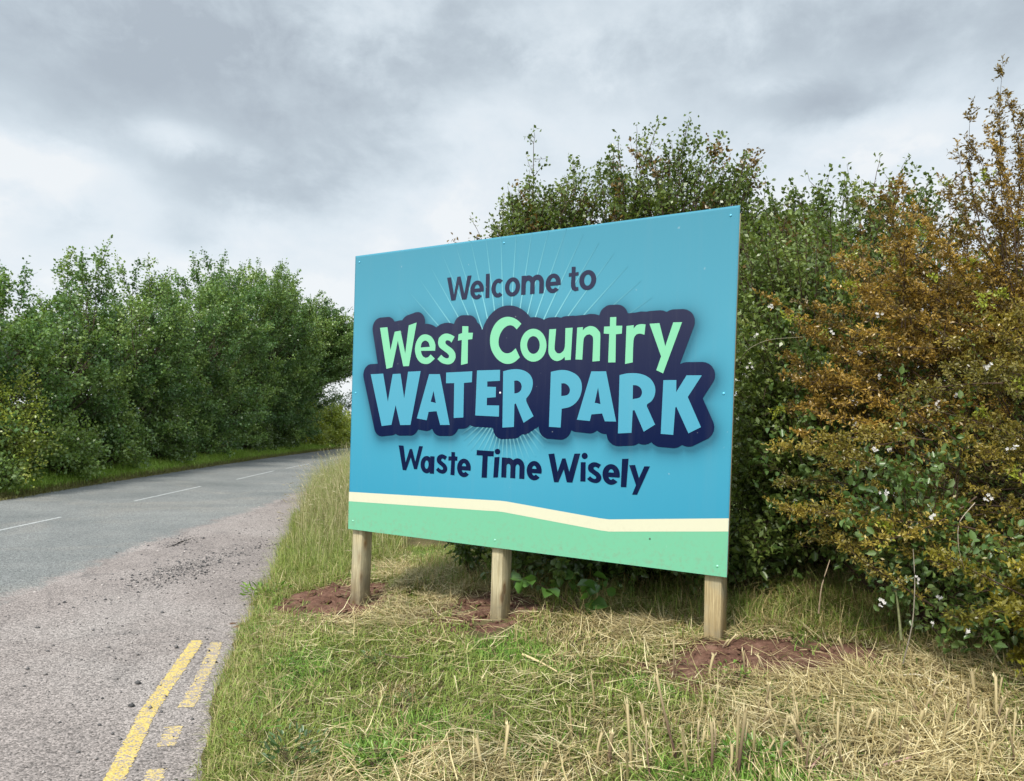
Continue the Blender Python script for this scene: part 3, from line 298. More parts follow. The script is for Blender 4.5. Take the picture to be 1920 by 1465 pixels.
 'backing': [3226,-14920,3060,-14852,2900,-14738,2778,-14600,2690,-14440,1270,-10240,1223,-10000,1247,-9760,1326,-9560,1460,-9380,1620,-9253,1780,-9178,1940,-9139,2700,-9114,2740,-9104,2751,-9080,2060,-6400,2038,-6240,2075,-5960,2180,-5741,2347,-5560,2580,-5428,2820,-5378,3660,-5361,3820,-5376,3980,-5425,4140,-5514,4260,-5617,4380,-5770,4980,-5704,5180,-5706,5380,-5492,5620,-5363,6540,-5144,6820,-5143,6980,-5186,7140,-5268,7260,-5364,7360,-5480,7431,-5600,7489,-5760,7513,-5920,7510,-6080,7540,-6096,7900,-6127,8100,-6176,8340,-6262,8620,-6414,8660,-6412,8860,-6291,9060,-6210,9460,-6123,9820,-6123,10020,-6156,10300,-6235,10340,-6222,10439,-6000,10572,-5840,10740,-5719,10940,-5641,11180,-5618,11820,-5667,11980,-5708,12096,-5760,12300,-5917,12396,-6040,12496,-6240,12660,-6347,12790,-6480,12887,-6640,12940,-6790,12980,-6784,13115,-6440,13354,-6040,13540,-5819,13820,-5565,14060,-5403,14300,-5286,14700,-5166,14980,-5127,15420,-5145,15780,-5221,15980,-5287,16340,-5459,16617,-5640,16939,-5920,17100,-6103,17420,-6090,17700,-6124,17980,-6204,18220,-6313,18420,-6227,18620,-6189,19260,-6182,19580,-6249,19740,-6188,19900,-6162,20540,-6155,20700,-6176,21300,-6146,21460,-6158,21620,-6121,21820,-6102,22180,-6138,22500,-6236,22590,-6000,22672,-5880,22780,-5772,23020,-5632,23140,-5597,23300,-5580,23860,-5594,24020,-5629,24140,-5679,24269,-5760,24395,-5880,24481,-6000,24580,-6213,25140,-6192,25500,-6145,25900,-6178,26100,-6150,26820,-6140,27020,-6171,27260,-6271,27460,-6175,27660,-6137,28340,-6150,28580,-6199,28820,-6334,28928,-6440,29014,-6560,29108,-6800,29121,-7080,29085,-7240,28213,-9600,28220,-9617,28420,-9539,28620,-9504,29660,-9514,29860,-9545,30076,-9640,30264,-9800,30409,-10040,30464,-10280,30448,-10520,30377,-10720,29716,-11760,30419,-13240,30472,-13480,30442,-13760,30331,-14000,30140,-14200,29139,-14720,28980,-14761,28780,-14768,28620,-14738,28460,-14673,28180,-14836,27940,-14894,27020,-14860,26860,-14840,26700,-14787,26540,-14692,26420,-14581,26180,-14701,25980,-14750,25740,-14743,25540,-14682,25380,-14778,25180,-14839,24140,-14921,23980,-14916,23723,-14840,23497,-14680,23397,-14560,23329,-14440,23247,-14160,23020,-14146,22860,-14111,22701,-14040,22580,-13955,22540,-13957,22300,-14099,22180,-14135,22020,-14153,20940,-14081,20780,-14048,20620,-13978,20528,-14200,20420,-14360,20260,-14504,20060,-14604,19940,-14636,19780,-14649,18780,-14616,18620,-14583,18500,-14535,18380,-14463,18260,-14357,18169,-14240,18105,-14120,18020,-13797,17180,-14302,16940,-14383,16660,-14384,16465,-14560,16260,-14663,16060,-14704,14980,-14776,14820,-14753,14660,-14697,14540,-14627,14420,-14524,14321,-14400,14256,-14280,14180,-13990,12540,-13946,12340,-13909,12140,-13828,11940,-13997,11740,-14084,11580,-14113,11060,-14146,10939,-14360,10786,-14520,10583,-14640,10380,-14695,9380,-14725,9140,-14694,8980,-14631,8818,-14520,8700,-14393,8580,-14190,8340,-14335,8100,-14390,7940,-14387,7220,-14300,7187,-14320,7052,-14520,6918,-14640,6740,-14738,6540,-14789,5340,-14828,5140,-14792,4940,-14698,4780,-14778,4580,-14829,3500,-14952],
}

# ------------------------------------------------------------------ ground lines (metres; +Y is the view direction)
def x_edge(y):        # where turf meets the lay-by / road on the near side
    return np.interp(y, [-6, 2.4, 3.46, 4.3, 5.64, 6.4, 9.2, 13, 17, 22, 30, 36, 42, 48, 60],
                     [.6, -1.02, -1.32, -1.59, -1.94, -2.08, -2.65, -3.55, -4.35, -4.80, -4.95, -4.9, -4.2, -2.4, 4.])
def x_near(y):        # near edge of the asphalt carriageway
    return np.interp(y, [-6, 3, 7, 10, 14, 17, 25, 36, 42, 48, 60], [-4.2, -4.3, -4.38, -4.62, -4.62, -4.75, -5.0, -4.9, -4.2, -2.4, 4.])
def x_far(y):         # far edge of the carriageway
    return np.interp(y, [-6, 5, 13.8, 18.2, 23.2, 30.5, 39.3, 46, 52, 57, 62], [-8.7, -8.85, -9.1, -9.45, -9.7, -10.0, -10.15, -10.1, -8.6, -5.2, 1.])
def z_ground(x, y):
    x, y = np.asarray(x, float), np.asarray(y, float)
    s = x - x_edge(y)
    z = .022 * np.clip(s / .12, 0, 1) + .098 * np.clip(s, 0, 3.4) + .16 * np.clip((s - 3.4) / 1.5, 0, 1)
    z = z + (fbm(x, y, 1.3) - .5) * .07 * np.clip(s / .5, 0, 1)
    for cx, cy, r, h in SOIL: z = z + h * np.exp(-(((x - cx) ** 2 + (y - cy) ** 2) / r ** 2))
    sf = x_far(y) - x
    zf = .05 * np.clip(sf / .15, 0, 1) + .10 * np.clip(sf, 0, 4)
    return np.where(s > 0, z, np.where(sf > 0, zf, 0))
SOIL = [(-1.48, 6.55, .42, .02), (-.25, 5.75, .42, .0), (1.5, 4.40, .55, .0)]

def strip(name, ys, xa, xb, nx, zf, mat, jit_a=0, jit_b=0, seed=1, edge=False):
    rg = np.random.default_rng(seed)
    ja = np.convolve(rg.normal(0, jit_a, len(ys)), [.25, .5, .25], 'same'); jb = np.convolve(rg.normal(0, jit_b, len(ys)), [.25, .5, .25], 'same')
    A, B = xa + ja, xb + jb
    t = np.linspace(0, 1, nx)
    X = A[:, None] * (1 - t) + B[:, None] * t; Y = np.repeat(ys[:, None], nx, 1)
    V = np.stack([X, Y, zf(X, Y)], -1).reshape(-1, 3)
    i = np.arange(len(ys) - 1)[:, None] * nx + np.arange(nx - 1)
    Q = np.stack([i, i + 1, i + 1 + nx, i + nx], -1).reshape(-1, 4)
    o = mesh_np(name, V, Q, mat=mat, smooth=True, colr=np.repeat((B[:, None] - X).reshape(-1, 1).clip(0, 1), 3, 1) if edge else None)
    return tag(o, kind='structure')

def surf_mat(name, stops, grain, rough, gscale, bstr, blotch, extra=None):
    m, q, b, o = mat_new(name)
    t = q.new('ShaderNodeTexCoord'); ob = t.outputs['Object']
    g = q.voro(ob, gscale); g2 = q.noise(ob, gscale * .5, 6, .75); l = q.noise(ob, blotch, 6, .6, .4)
    c = q.ramp(l, stops)
    cell = q.new('ShaderNodeSeparateColor'); q.link(g.outputs['Color'], cell.inputs[0])
    if extra: c = extra(q, ob, c)
    c = q.mix(grain, c, q.ramp(cell.outputs[0], [(0, (.25,) * 3), (.16, (.62,) * 3), (.6, (1.0,) * 3), (1, (1.55,) * 3)]), 'MULTIPLY')
    c = q.mix(.5, c, q.ramp(g2, [(.3, (.62,) * 3), (.7, (1.35,) * 3)]), 'MULTIPLY')
    q.link(c, b.inputs['Base Color'])
    b.inputs['Roughness'].default_value = rough; b.inputs['Specular IOR Level'].default_value = .25
    h = q.math('ADD', q.math('MULTIPLY', g.outputs['Distance'], -1.0), q.math('MULTIPLY', g2, 1.2))
    q.link(q.bump(h, bstr, .012), b.inputs['Normal'])
    return m

def layby_extra(q, ob, c):
    # tar-dark worn seams where the pink surface dressing has broken up, pale dusty patches
    w = q.noise(ob, 1.1, 7, .68, .8)
    c = q.mix(q.mapr(w, .58, .70, 0, .6), c, (.105, .100, .098))
    cr = q.voro(ob, 1.3, 'DISTANCE_TO_EDGE'); wob = q.noise(ob, 5, 6, .7)
    ck = q.math('ADD', cr.outputs['Distance'], q.math('MULTIPLY', q.math('SUBTRACT', wob, .5), .12))
    c = q.mix(q.mapr(q.math('ABSOLUTE', ck), .002, .02, .22, 0), c, (.06, .055, .055))
    st = q.noise(ob, .55, 5, .6, .6); c = q.mix(q.mapr(st, .5, .75, 0, .35), c, (.20, .19, .18))
    w2 = q.noise(ob, 26, 3, .5)
    c = q.mix(q.mapr(w2, .69, .74, 0, .8), c, (.07, .065, .065))
    return c
LAYBY_STOPS = [(.3, (.180, .157, .147)), (.5, (.252, .221, .207)), (.72, (.330, .294, .277))]
def road_extra(q, ob, c):
    # towards its broken near edge the dark dressing has worn off and the pink surface shows through
    at = q.new('ShaderNodeAttribute', attribute_name='tint'); sp_ = q.new('ShaderNodeSeparateColor'); q.link(at.outputs['Color'], sp_.inputs[0])
    e = q.math('ADD', sp_.outputs[0], q.math('MULTIPLY', q.math('SUBTRACT', q.noise(ob, 2.2, 8, .72, .5), .5), .9))
    e = q.math('ADD', e, q.math('MULTIPLY', q.math('SUBTRACT', q.noise(ob, 22, 4, .8), .5), .75))
    pink = q.ramp(q.noise(ob, .9, 6, .6), LAYBY_STOPS)
    w = q.noise(ob, .45, 6, .6, .6)                       # long worn, slightly brown wheel tracks
    c = q.mix(q.mapr(w, .50, .66, 0, .55), c, (.25, .235, .21))
    return q.mix(q.mapr(e, .25, .42, 1, 0), c, pink)
M_ROAD = surf_mat('asphalt', [(.3, (.135, .145, .143)), (.5, (.172, .180, .177)), (.72, (.22, .224, .215))], .8, .85, 90, .4, .5, road_extra)
M_LAYBY = surf_mat('worn_pink_tarmac', LAYBY_STOPS, .9, .9, 105, .45, .55, layby_extra)

m, q, b, o = mat_new('verge_earth')
t = q.new('ShaderNodeTexCoord'); ob = t.outputs['Object']
l = q.noise(ob, 3.0, 8, .65, .5); f = q.noise(ob, 60, 5, .7)
c = q.ramp(l, [(.3, (.055, .052, .022)), (.5, (.11, .095, .042)), (.7, (.18, .145, .072))])
c = q.mix(.8, c, q.ramp(f, [(.3, (.45,) * 3), (.7, (1.3,) * 3)]), 'MULTIPLY')
q.link(c, b.inputs['Base Color']); b.inputs['Roughness'].default_value = .95; b.inputs['Specular IOR Level'].default_value = .1
q.link(q.bump(f, .9, .02), b.inputs['Normal']); M_EARTH = m

m, q, b, o = mat_new('red_soil')
t = q.new('ShaderNodeTexCoord'); ob = t.outputs['Object']
l = q.noise(ob, 9, 8, .7, .5); f = q.noise(ob, 90, 4, .7)
c = q.ramp(l, [(.3, (.085, .044, .030)), (.5, (.155, .082, .058)), (.72, (.25, .145, .105))])
c = q.mix(.6, c, q.ramp(f, [(.3, (.5,) * 3), (.7, (1.25,) * 3)]), 'MULTIPLY')
q.link(c, b.inputs['Base Color']); b.inputs['Roughness'].default_value = .95; b.inputs['Specular IOR Level'].default_value = .1
q.link(q.bump(f, .8, .02), b.inputs['Normal']); M_SOIL = m

# ground sheet to the horizon
M_FIELD = plain_mat('field', (.10, .14, .04), .95, .1, .4, .05)
tag(mesh_np('ground', [(-3000, -600, -.12), (3000, -600, -.12), (3000, 4000, -.12), (-3000, 4000, -.12)], [(0, 1, 2, 3)], mat=M_FIELD), kind='structure')
def layby_z(x, y): return .004 * fbm(x, y, 6) - .012 * fbm(x, y, 1.7) * np.clip((x - x_near(y) - .5) / .5, 0, 1) - .03 * np.exp(-(((x + 4.3) / .25) ** 2 + ((y - 9.9) / .38) ** 2))
ys = np.arange(-4, 20, .05)
strip('layby', ys, x_near(ys) - .35, x_edge(ys) + .3, 40,
      layby_z, M_LAYBY)
ys = np.concatenate([np.arange(-4, 20, .04), np.arange(20, 62, .2)])
# the carriageway bends right beyond 40 m
strip('road', ys, x_far(ys), x_near(ys) + .42, 26, lambda x, y: .006 - .009 * np.clip((x - x_near(y)) / .42, 0, 1), M_ROAD, .03, .012, 4, True)
ys = np.concatenate([np.arange(-2, 9, .06), np.arange(9, 62, .25)])
strip('verge', ys, x_edge(ys), x_edge(ys) + 5.2, 70, z_ground, M_EARTH, .015, 0, 6)
ys2 = np.arange(4, 62, .25)
strip('far_verge', ys2, x_far(ys2) - 5, x_far(ys2), 24, lambda x, y: np.maximum(z_ground(x - .001, y), .004), M_EARTH, 0, .06, 7)

# painted markings
def worn_paint(name, c, wear, under):
    m, q, b, o = mat_new(name)
    t = q.new('ShaderNodeTexCoord'); ob = t.outputs['Object']
    a = q.noise(ob, 21, 7, .8); v = q.voro(ob, 80)
    k = q.mapr(q.math('ADD', a, q.math('MULTIPLY', v.outputs['Distance'], .3)), wear, wear + .05)
    g = q.noise(ob, 8, 4, .6)
    cc = q.mix(.6, c, q.ramp(g, [(.3, (.72,) * 3), (.7, (1.12,) * 3)]), 'MULTIPLY')
    q.link(q.mix(k, under, cc), b.inputs['Base Color']); b.inputs['Roughness'].default_value = .7
    q.link(q.bump(v.outputs['Distance'], .5, .01), b.inputs['Normal'])
    return m
M_WHITE = worn_paint('white_paint', (.44, .45, .445), .60, (.21, .225, .228))
M_YEL = worn_paint('yellow_paint', (.56, .42, .125), .595, (.27, .23, .215))
M_YEL2 = worn_paint('worn_yellow_paint', (.52, .40, .16), .635, (.27, .23, .215))

def ribbon_mark(name, pts, w, z, mat, jit, seed, step=.03):
    rg = np.random.default_rng(seed)
    VV, QQ = [], []; nb = 0
    for seg in pts:
        seg = np.array(seg, float); L = np.linalg.norm(seg[-1] - seg[0]); k = max(4, int(L / step))
        tt = np.linspace(0, len(seg) - 1, k); C = np.stack([np.interp(tt, range(len(seg)), seg[:, i]) for i in (0, 1)], 1)
        T = unit(np.gradient(C, axis=0)); Nn = np.stack([-T[:, 1], T[:, 0]], 1)
        a, b2 = w / 2 + rg.normal(0, jit, k), w / 2 + rg.normal(0, jit, k)
        for s in (0, -1): C[s] += T[s] * rg.normal(0, .02)
        P = np.stack([C + Nn * a[:, None], C - Nn * b2[:, None]], 1)
        zz = (np.full((k, 2), z) + (layby_z(P[..., 0], P[..., 1]) if mat is not M_WHITE else 0))[..., None]
        VV.append(np.concatenate([P, zz], 2).reshape(-1, 3)); i = np.arange(k - 1) * 2 + nb
        QQ.append(np.stack([i, i + 1, i + 3, i + 2], 1)); nb += k * 2
    return tag(mesh_np(name, np.concatenate(VV), np.concatenate(QQ), mat=mat), kind='structure')
ribbon_mark('centre_line', [[(-6.7, 7.4), (-6.86, 11.9)], [(-6.97, 14.4), (-7.13, 17.9)], [(-7.14, 20.2), (-7.33, 24.0)], [(-7.36, 25.4), (-7.42, 28.6)],
                            [(-7.45, 31), (-7.5, 34.5)], [(-7.45, 37), (-7.3, 40.5)]], .055, .0085, M_WHITE, .004, 3)
ribbon_mark('yellow_line', [[(-1.40, 2.3), (-1.69, 3.44), (-1.93, 4.28), (-2.20, 5.58)]], .088, .0018, M_YEL, .004, 4, .012)
ribbon_mark('worn_yellow_line', [[(-1.36, 2.6), (-1.555, 3.56)], [(-1.635, 3.83), (-1.70, 4.08)], [(-1.755, 4.36), (-1.93, 5.12), (-2.065, 5.60)]], .080, .0018, M_YEL2, .006, 9, .012)

# ------------------------------------------------------------------ the sign
YAW = R(-32.85)
S0 = np.array([-1.3207, 6.3352, 2.9875]); SD = np.array([math.cos(YAW), math.sin(YAW), 0]); SN = np.array([-math.sin(YAW), math.cos(YAW), 0])
SUP = np.array([0, 0, 1.])
def S(u, v, off=0.0):
    """point on the sign face: u along it, v up, off in front of it"""
    u, v, off = np.broadcast_arrays(np.asarray(u, float), np.asarray(v, float), np.asarray(off, float))
    return S0 + u[..., None] * SD + v[..., None] * SUP - off[..., None] * SN

TL, TR, BR, BL = (-.022, -.0053), (3.1808, .0009), (3.1382, -2.2463), (.0214, -2.2607)
def quad_uv(s, t):
    s, t = np.asarray(s)[..., None], np.asarray(t)[..., None]
    tl, tr, br, bl = map(np.array, (TL, TR, BR, BL))
    return (tl * (1 - s) + tr * s) * (1 - t) + (bl * (1 - s) + br * s) * t
ART_BACK = np.array(ART['backing'], float).reshape(-1, 2) / 1e4

def poly_dist(U, V, P):
    D = np.full(U.shape, 9.); ins = np.zeros(U.shape, bool)
    for a, b_ in zip(P, np.roll(P, -1, 0)):
        e = b_ - a; t = np.clip(((U - a[0]) * e[0] + (V - a[1]) * e[1]) / (e @ e + 1e-12), 0, 1)
        D = np.minimum(D, np.hypot(U - a[0] - t * e[0], V - a[1] - t * e[1]))
        if abs(e[1]) > 1e-12: ins ^= ((a[1] > V) != (b_[1] > V)) & (U < (b_[0] - a[0]) * (V - a[1]) / (b_[1] - a[1]) + a[0])
    return np.where(ins, -D, D)

def print_blue_sheen(u, v):
    """the printed blue of the artwork: a lighter centre, and sky sheen painted into the vertical blend"""
    c = .70 * lerpc([(.085, .320, .445), (.092, .360, .500), (.068, .362, .520), (.045, .325, .505)], -v / 2.0)  # upper stops greyed to paint in the reflected sky
    g = np.exp(-(((u - 1.52) / .95) ** 2 + ((v + 1.15) / .75) ** 2))[:, None]
    return c * (1 - g * .35) + np.array([.10, .345, .45]) * g * .35

def paint_mat(name, rough=.5, spec=.08):
    m, q, b, o = mat_new(name)
    at = q.new('ShaderNodeAttribute', attribute_name='tint')
    t = q.new('ShaderNodeTexCoord')
    sp = q.noise(t.outputs['Object'], 22, 2, .5); ms = q.noise(t.outputs['Object'], 3, 5, .6)
    c = q.mix(q.mapr(sp, .76, .80, 0, .22), at.outputs['Color'], (.5, .53, .55))      # specks of dust
    stk = q.new('ShaderNodeMapping'); q.link(t.outputs['Object'], stk.inputs[0]); stk.inputs['Scale'].default_value = (9, 9, .35)
    rain = q.noise(stk.outputs[0], 1.6, 6, .7); c = q.mix(q.mapr(rain, .5, .8, 0, .045), c, (.30, .31, .30))   # faint rain streaks
    sz = q.new('ShaderNodeSeparateXYZ'); q.link(t.outputs['Object'], sz.inputs[0])
    low = q.math('MULTIPLY', q.mapr(sz.outputs[2], .52, .85, 1, 0), q.mapr(q.noise(t.outputs['Object'], 30, 5, .75), .5, .72, 0, .5))
    c = q.mix(low, c, (.22, .17, .13))                                                  # soil splashed on the bottom edge
    q.link(c, b.inputs['Base Color'])
    q.link(q.mapr(ms, .3, .7, rough - .06, rough + .08), b.inputs['Roughness'])
    b.inputs['Specular IOR Level'].default_value = spec
    return m
M_PRINT = paint_mat('printed_vinyl')

def timber(name, tone, grey):
    m, q, b, o = mat_new(name)
    t = q.new('ShaderNodeTexCoord'); mp_ = q.new('ShaderNodeMapping'); q.link(t.outputs['Object'], mp_.inputs[0]); mp_.inputs['Scale'].default_value = (16, 16, .8)
    g = q.noise(mp_.outputs[0], 2.6, 6, .6, 1.6); g2 = q.noise(mp_.outputs[0], 11, 4, .7, .5)
    c = q.ramp(g, [(.3, tuple(k_ * a for k_, a in zip((.25, .205, .115), tone))), (.5, tuple(k_ * a for k_, a in zip((.40, .345, .215), tone))), (.68, tuple(k_ * a for k_, a in zip((.52, .465, .31), tone)))])
    c = q.mix(.6, c, q.ramp(g2, [(.35, (.65,) * 3), (.65, (1.2,) * 3)]), 'MULTIPLY')
    mk = q.new('ShaderNodeMapping'); q.link(t.outputs['Object'], mk.inputs[0]); mk.inputs['Scale'].default_value = (7, 7, 3.4)
    kn = q.voro(mk.outputs[0], 1.3)
    c = q.mix(q.mapr(kn.outputs['Distance'], .15, .21, 1, 0), c, (.085, .042, .018))
    c = q.mix(q.mapr(kn.outputs['Distance'], .20, .36, .5, 0), c, (.24, .14, .055))
    gr = q.noise(t.outputs['Object'], 5, 5, .65); c = q.mix(q.mapr(gr, .44, .66, 0, grey), c, (.26, .255, .19))
    sz = q.new('ShaderNodeSeparateXYZ'); q.link(t.outputs['Object'], sz.inputs[0])
    c = q.mix(q.math('MULTIPLY', q.mapr(sz.outputs[2], -.05, .30, 1, 0), q.mapr(gr, .35, .6, .15, .7)), c, (.13, .09, .06))     # damp and soil-stained foot
    q.link(c, b.inputs['Base Color']); b.inputs['Roughness'].default_value = .8; b.inputs['Specular IOR Level'].default_value = .15
    q.link(q.bump(g2, .35, .004), b.inputs['Normal'])
    return m
M_WOOD = timber('pine_timber', (1, 1, 1), .5)
M_WOOD2 = timber('weathered_timber', (.86, .78, .68), .75)

foot = S(1.47, -2.80)
sign = empty('welcome_sign', tuple(foot), 'large blue and mint welcome sign board standing on three square timber posts', 'sign')

# panel: a thin sheet with a finely divided printed face
nu, nv = 214, 152
ss, tt2 = np.meshgrid(np.linspace(0, 1, nu), np.linspace(0, 1, nv)); uv = quad_uv(ss.ravel(), tt2.ravel())
U, V_ = uv[:, 0], uv[:, 1]
cface = print_blue_sheen(U, V_)
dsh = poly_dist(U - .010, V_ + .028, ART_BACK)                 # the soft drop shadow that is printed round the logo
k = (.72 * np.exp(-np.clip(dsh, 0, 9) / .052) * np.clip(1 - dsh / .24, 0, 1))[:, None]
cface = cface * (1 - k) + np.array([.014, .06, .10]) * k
face = S(U, V_, 0.0)
i = np.arange(nv - 1)[:, None] * nu + np.arange(nu - 1)
QF = np.stack([i, i + nu, i + nu + 1, i + 1], -1).reshape(-1, 4)
rim = np.concatenate([np.arange(nu), np.arange(1, nv) * nu + nu - 1, (nv - 1) * nu + np.arange(nu - 2, -1, -1), np.arange(nv - 2, 0, -1) * nu])
nb = len(face); back = face[rim] + SN * .006
j = np.arange(len(rim)); jn = (j + 1) % len(rim)
QR = np.stack([rim[j], rim[jn], nb + jn, nb + j], 1)
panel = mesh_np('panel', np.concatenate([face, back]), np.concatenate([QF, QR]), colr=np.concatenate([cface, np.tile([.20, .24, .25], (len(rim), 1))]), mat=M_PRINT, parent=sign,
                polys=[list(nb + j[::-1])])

def flat(name, polys_, off, colf, parent, mat=M_PRINT):
    """flat printed shape from outlines [outer, hole, ...] in sign coordinates"""
    vs, edges, faces, role = [], [], [], []
    for g in polys_:
        own = len(faces)
        for h_, P in enumerate(g):
            P = np.asarray(P, float)
            if ((P[:, 0] * np.roll(P[:, 1], -1) - np.roll(P[:, 0], -1) * P[:, 1]).sum()) < 0: P = P[::-1]
            b0 = len(vs); vs += [Vector(p) for p in P]; faces.append(list(range(b0, b0 + len(P)))); role.append((own, h_ > 0))
    ov, oe, of, _, _, orig = delaunay_2d_cdt(vs, edges, faces, 0, 1e-6)
    keep = []
    for f_, og in zip(of, orig):
        outs = {role[k_][0] for k_ in og if not role[k_][1]}; hol = {role[k_][0] for k_ in og if role[k_][1]}
        if outs - hol: keep.append(f_)
    P = np.array([tuple(v_) for v_ in ov])
    return mesh_np(name, S(P[:, 0], P[:, 1], off), tris=[f_[::-1] for f_ in keep] if False else keep, colr=colf(P[:, 0], P[:, 1]), mat=mat, parent=parent)

const = lambda c_: (lambda u, v: np.tile(c_, (len(u), 1)))
T1 = [(.0139, -1.9596), (1.40, -1.9200), (1.50, -1.9172), (1.56, -1.9185), (2.29, -1.9705), (2.36, -1.9720), (3.1448, -1.8948)]
T2 = [(.0157, -2.0358), (1.40, -1.9970), (1.48, -1.9940), (1.54, -1.9956), (2.29, -2.0490), (2.36, -2.0510), (3.1434, -1.9731)]
flat('cream_band', [[T1[::-1] + T2]], .0016, const((.54, .53, .40)), panel)
flat('green_field', [[T2[::-1] + [(.0214, -2.2601), (3.1382, -2.2457)]]], .0012, const((.138, .395, .250)), panel)
# sun rays printed round the logo, fading outwards
RC = np.array([1.5206, -1.2143]); VV, CC, QQ = [], [], []; nb = 0
for kk in range(58):
    a = R(2.2 + kk * 360 / 58)
    dirv = np.array([math.sin(a), math.cos(a)])
    up_ = dirv[1] > -.1
    r0, r1 = .16, (1.30 if up_ else .46)
    # stop at the panel's top edge
    if dirv[1] > 0: r1 = min(r1, (-.004 - RC[1]) / dirv[1])
    rr = np.linspace(r0, r1, 14); C_ = RC + rr[:, None] * dirv; pn = np.array([dirv[1], -dirv[0]])
    w_ = .0035 + .0024 * (1 - rr / 1.3)
    P = np.stack([C_ + pn * w_[:, None] / 1.0, C_ - pn * w_[:, None] / 1.0], 1).reshape(-1, 2)
    full = 1.30 if up_ else .46
    al = np.repeat(np.clip((full - rr) / (full * .75), 0, 1) * (.85 if up_ else .5), 2)[:, None]
    base_c = print_blue_sheen(P[:, 0], P[:, 1])
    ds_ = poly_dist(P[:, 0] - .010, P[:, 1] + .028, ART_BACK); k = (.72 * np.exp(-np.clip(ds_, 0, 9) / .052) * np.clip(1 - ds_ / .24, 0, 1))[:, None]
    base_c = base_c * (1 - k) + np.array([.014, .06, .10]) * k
    VV.append(P); CC.append(base_c * (1 - al) + np.array([.26, .58, .62]) * al)
    ii = np.arange(13) * 2 + nb; QQ.append(np.stack([ii, ii + 2, ii + 3, ii + 1], 1)); nb += 28
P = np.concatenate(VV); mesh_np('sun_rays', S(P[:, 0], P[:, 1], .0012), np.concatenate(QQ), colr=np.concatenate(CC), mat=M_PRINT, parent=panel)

navy = lambda u, v: lerpc([(.028, .030, .060), (.016, .020, .052), (.003, .008, .042), (.001, .006, .036)], (-v - .45) / 1.15)  # sky sheen painted in: the navy turns greyer towards the top
flat('logo_backing', [[ART_BACK]], .0020, navy, panel)
def glyphs(key): return [[np.array(p, float).reshape(-1, 2) / 1e4 for p in g] for g in ART[key]]
for key, off, cf in (('welcome_to', .0024, lambda u, v: lerpc([(.028, .031, .060), (.022, .026, .056)], -v)),  # paler than the slogan below: reflected sky painted into the ink colour
                     ('west_country', .0032, const((.178, .475, .300))),
                     ('water_park', .0032, lambda u, v: lerpc([(.072, .280, .385), (.058, .262, .385)], (-v - 1.0) / .6)),
                     ('waste_time_wisely', .0024, const((.0015, .006, .036)))):
    o = flat('lettering', glyphs(key), off, cf, panel)
    o['label'] = {'welcome_to': 'small dark lettering reading Welcome to', 'west_country': 'mint lettering reading West Country',
                  'water_park': 'large blue lettering reading WATER PARK', 'waste_time_wisely': 'navy lettering reading Waste Time Wisely'}[key]

# domed screw caps
def dome(u, v, r, c_):
    k_ = 10; a = np.linspace(0, 2 * np.pi, k_, endpoint=False); VV = []
    for rr, oo in ((r, .001), (r * .9, r * .35), (r * .5, r * .62)):
        VV.append(S(u + np.cos(a) * rr, v + np.sin(a) * rr, oo))
    VV.append(S(u, v, r * .7)[None]); V3 = np.concatenate(VV); qs = []
    for L in range(2):
        for e in range(k_): qs.append((L * k_ + e, L * k_ + (e + 1) % k_, (L + 1) * k_ + (e + 1) % k_, (L + 1) * k_ + e))
    ts = [(2 * k_ + e, 2 * k_ + (e + 1) % k_, 3 * k_) for e in range(k_)]
    return mesh_np('screw_cap', V3, qs, ts, colr=np.tile(c_, (len(V3), 1)), mat=M_CAP, parent=panel, smooth=True)
M_CAP = tint_mat('cap_paint', .25, .6)
for u, v, c_ in [(.027, -.061, (.09, .40, .58)), (1.464, -.051, (.09, .40, .58)), (3.125, -.055, (.09, .40, .58)), (.044, -1.148, (.10, .45, .65)), (1.472, -1.145, (.7, .7, .75)),
                 (3.101, -1.146, (.10, .45, .65)), (.071, -2.191, (.22, .58, .40)), (1.466, -2.200, (.22, .58, .40)), (3.081, -2.187, (.20, .52, .36))]:
    dome(u, v, .0085, c_)
dome(2.645, -2.068, .007, (.05, .09, .06))

def beam(name, u0, u1, v0, v1, o0, o1, mat, ch=.006):
    """chamfered timber, u/v on the sign, o = depth behind its face"""
    a = [(u0 + ch, o0), (u1 - ch, o0), (u1, o0 + ch), (u1, o1 - ch), (u1 - ch, o1), (u0 + ch, o1), (u0, o1 - ch), (u0, o0 + ch)]
    nseg = 6; V3 = []
    for v in np.linspace(v0, v1, nseg):
        for u, oo in a: V3.append(S(u, v, -oo))
    qs = [(s_ * 8 + e, s_ * 8 + (e + 1) % 8, (s_ + 1) * 8 + (e + 1) % 8, (s_ + 1) * 8 + e) for s_ in range(nseg - 1) for e in range(8)]
    return mesh_np(name, np.array(V3), qs, mat=mat, parent=sign, polys=[list(range(7, -1, -1)), list(range((nseg - 1) * 8, nseg * 8))])
for (ua, ub, vb, wm) in ((.040, .144, -3.25, M_WOOD), (1.420, 1.514, -3.15, M_WOOD), (2.992, 3.095, -3.05, M_WOOD2)):
    beam('post', ua, ub, vb, -.04, .034, .155, wm, .0025)
for va, vb in ((-.22, -.04), (-1.24, -1.06), (-2.22, -2.05)):      # rails of the backing frame between panel and posts
    beam('rail', .03, 3.030, va, vb, .008, .032, M_WOOD, .003)
V3 = []; zs = np.linspace(0, 1, 12)                     # plywood backing showing as a thin edge behind the panel's right side
for zz in zs:
    e_ = quad_uv(np.array(1.0), np.array(.02 + zz * .975))
    for uu, oo in ((-.10, .007), (-.002, .007), (-.002, .033), (-.10, .033)): V3.append(S(e_[0] + uu, e_[1], -oo))
qs = [(a * 4 + e, a * 4 + (e + 1) % 4, (a + 1) * 4 + (e + 1) % 4, (a + 1) * 4 + e) for a in range(11) for e in range(4)]
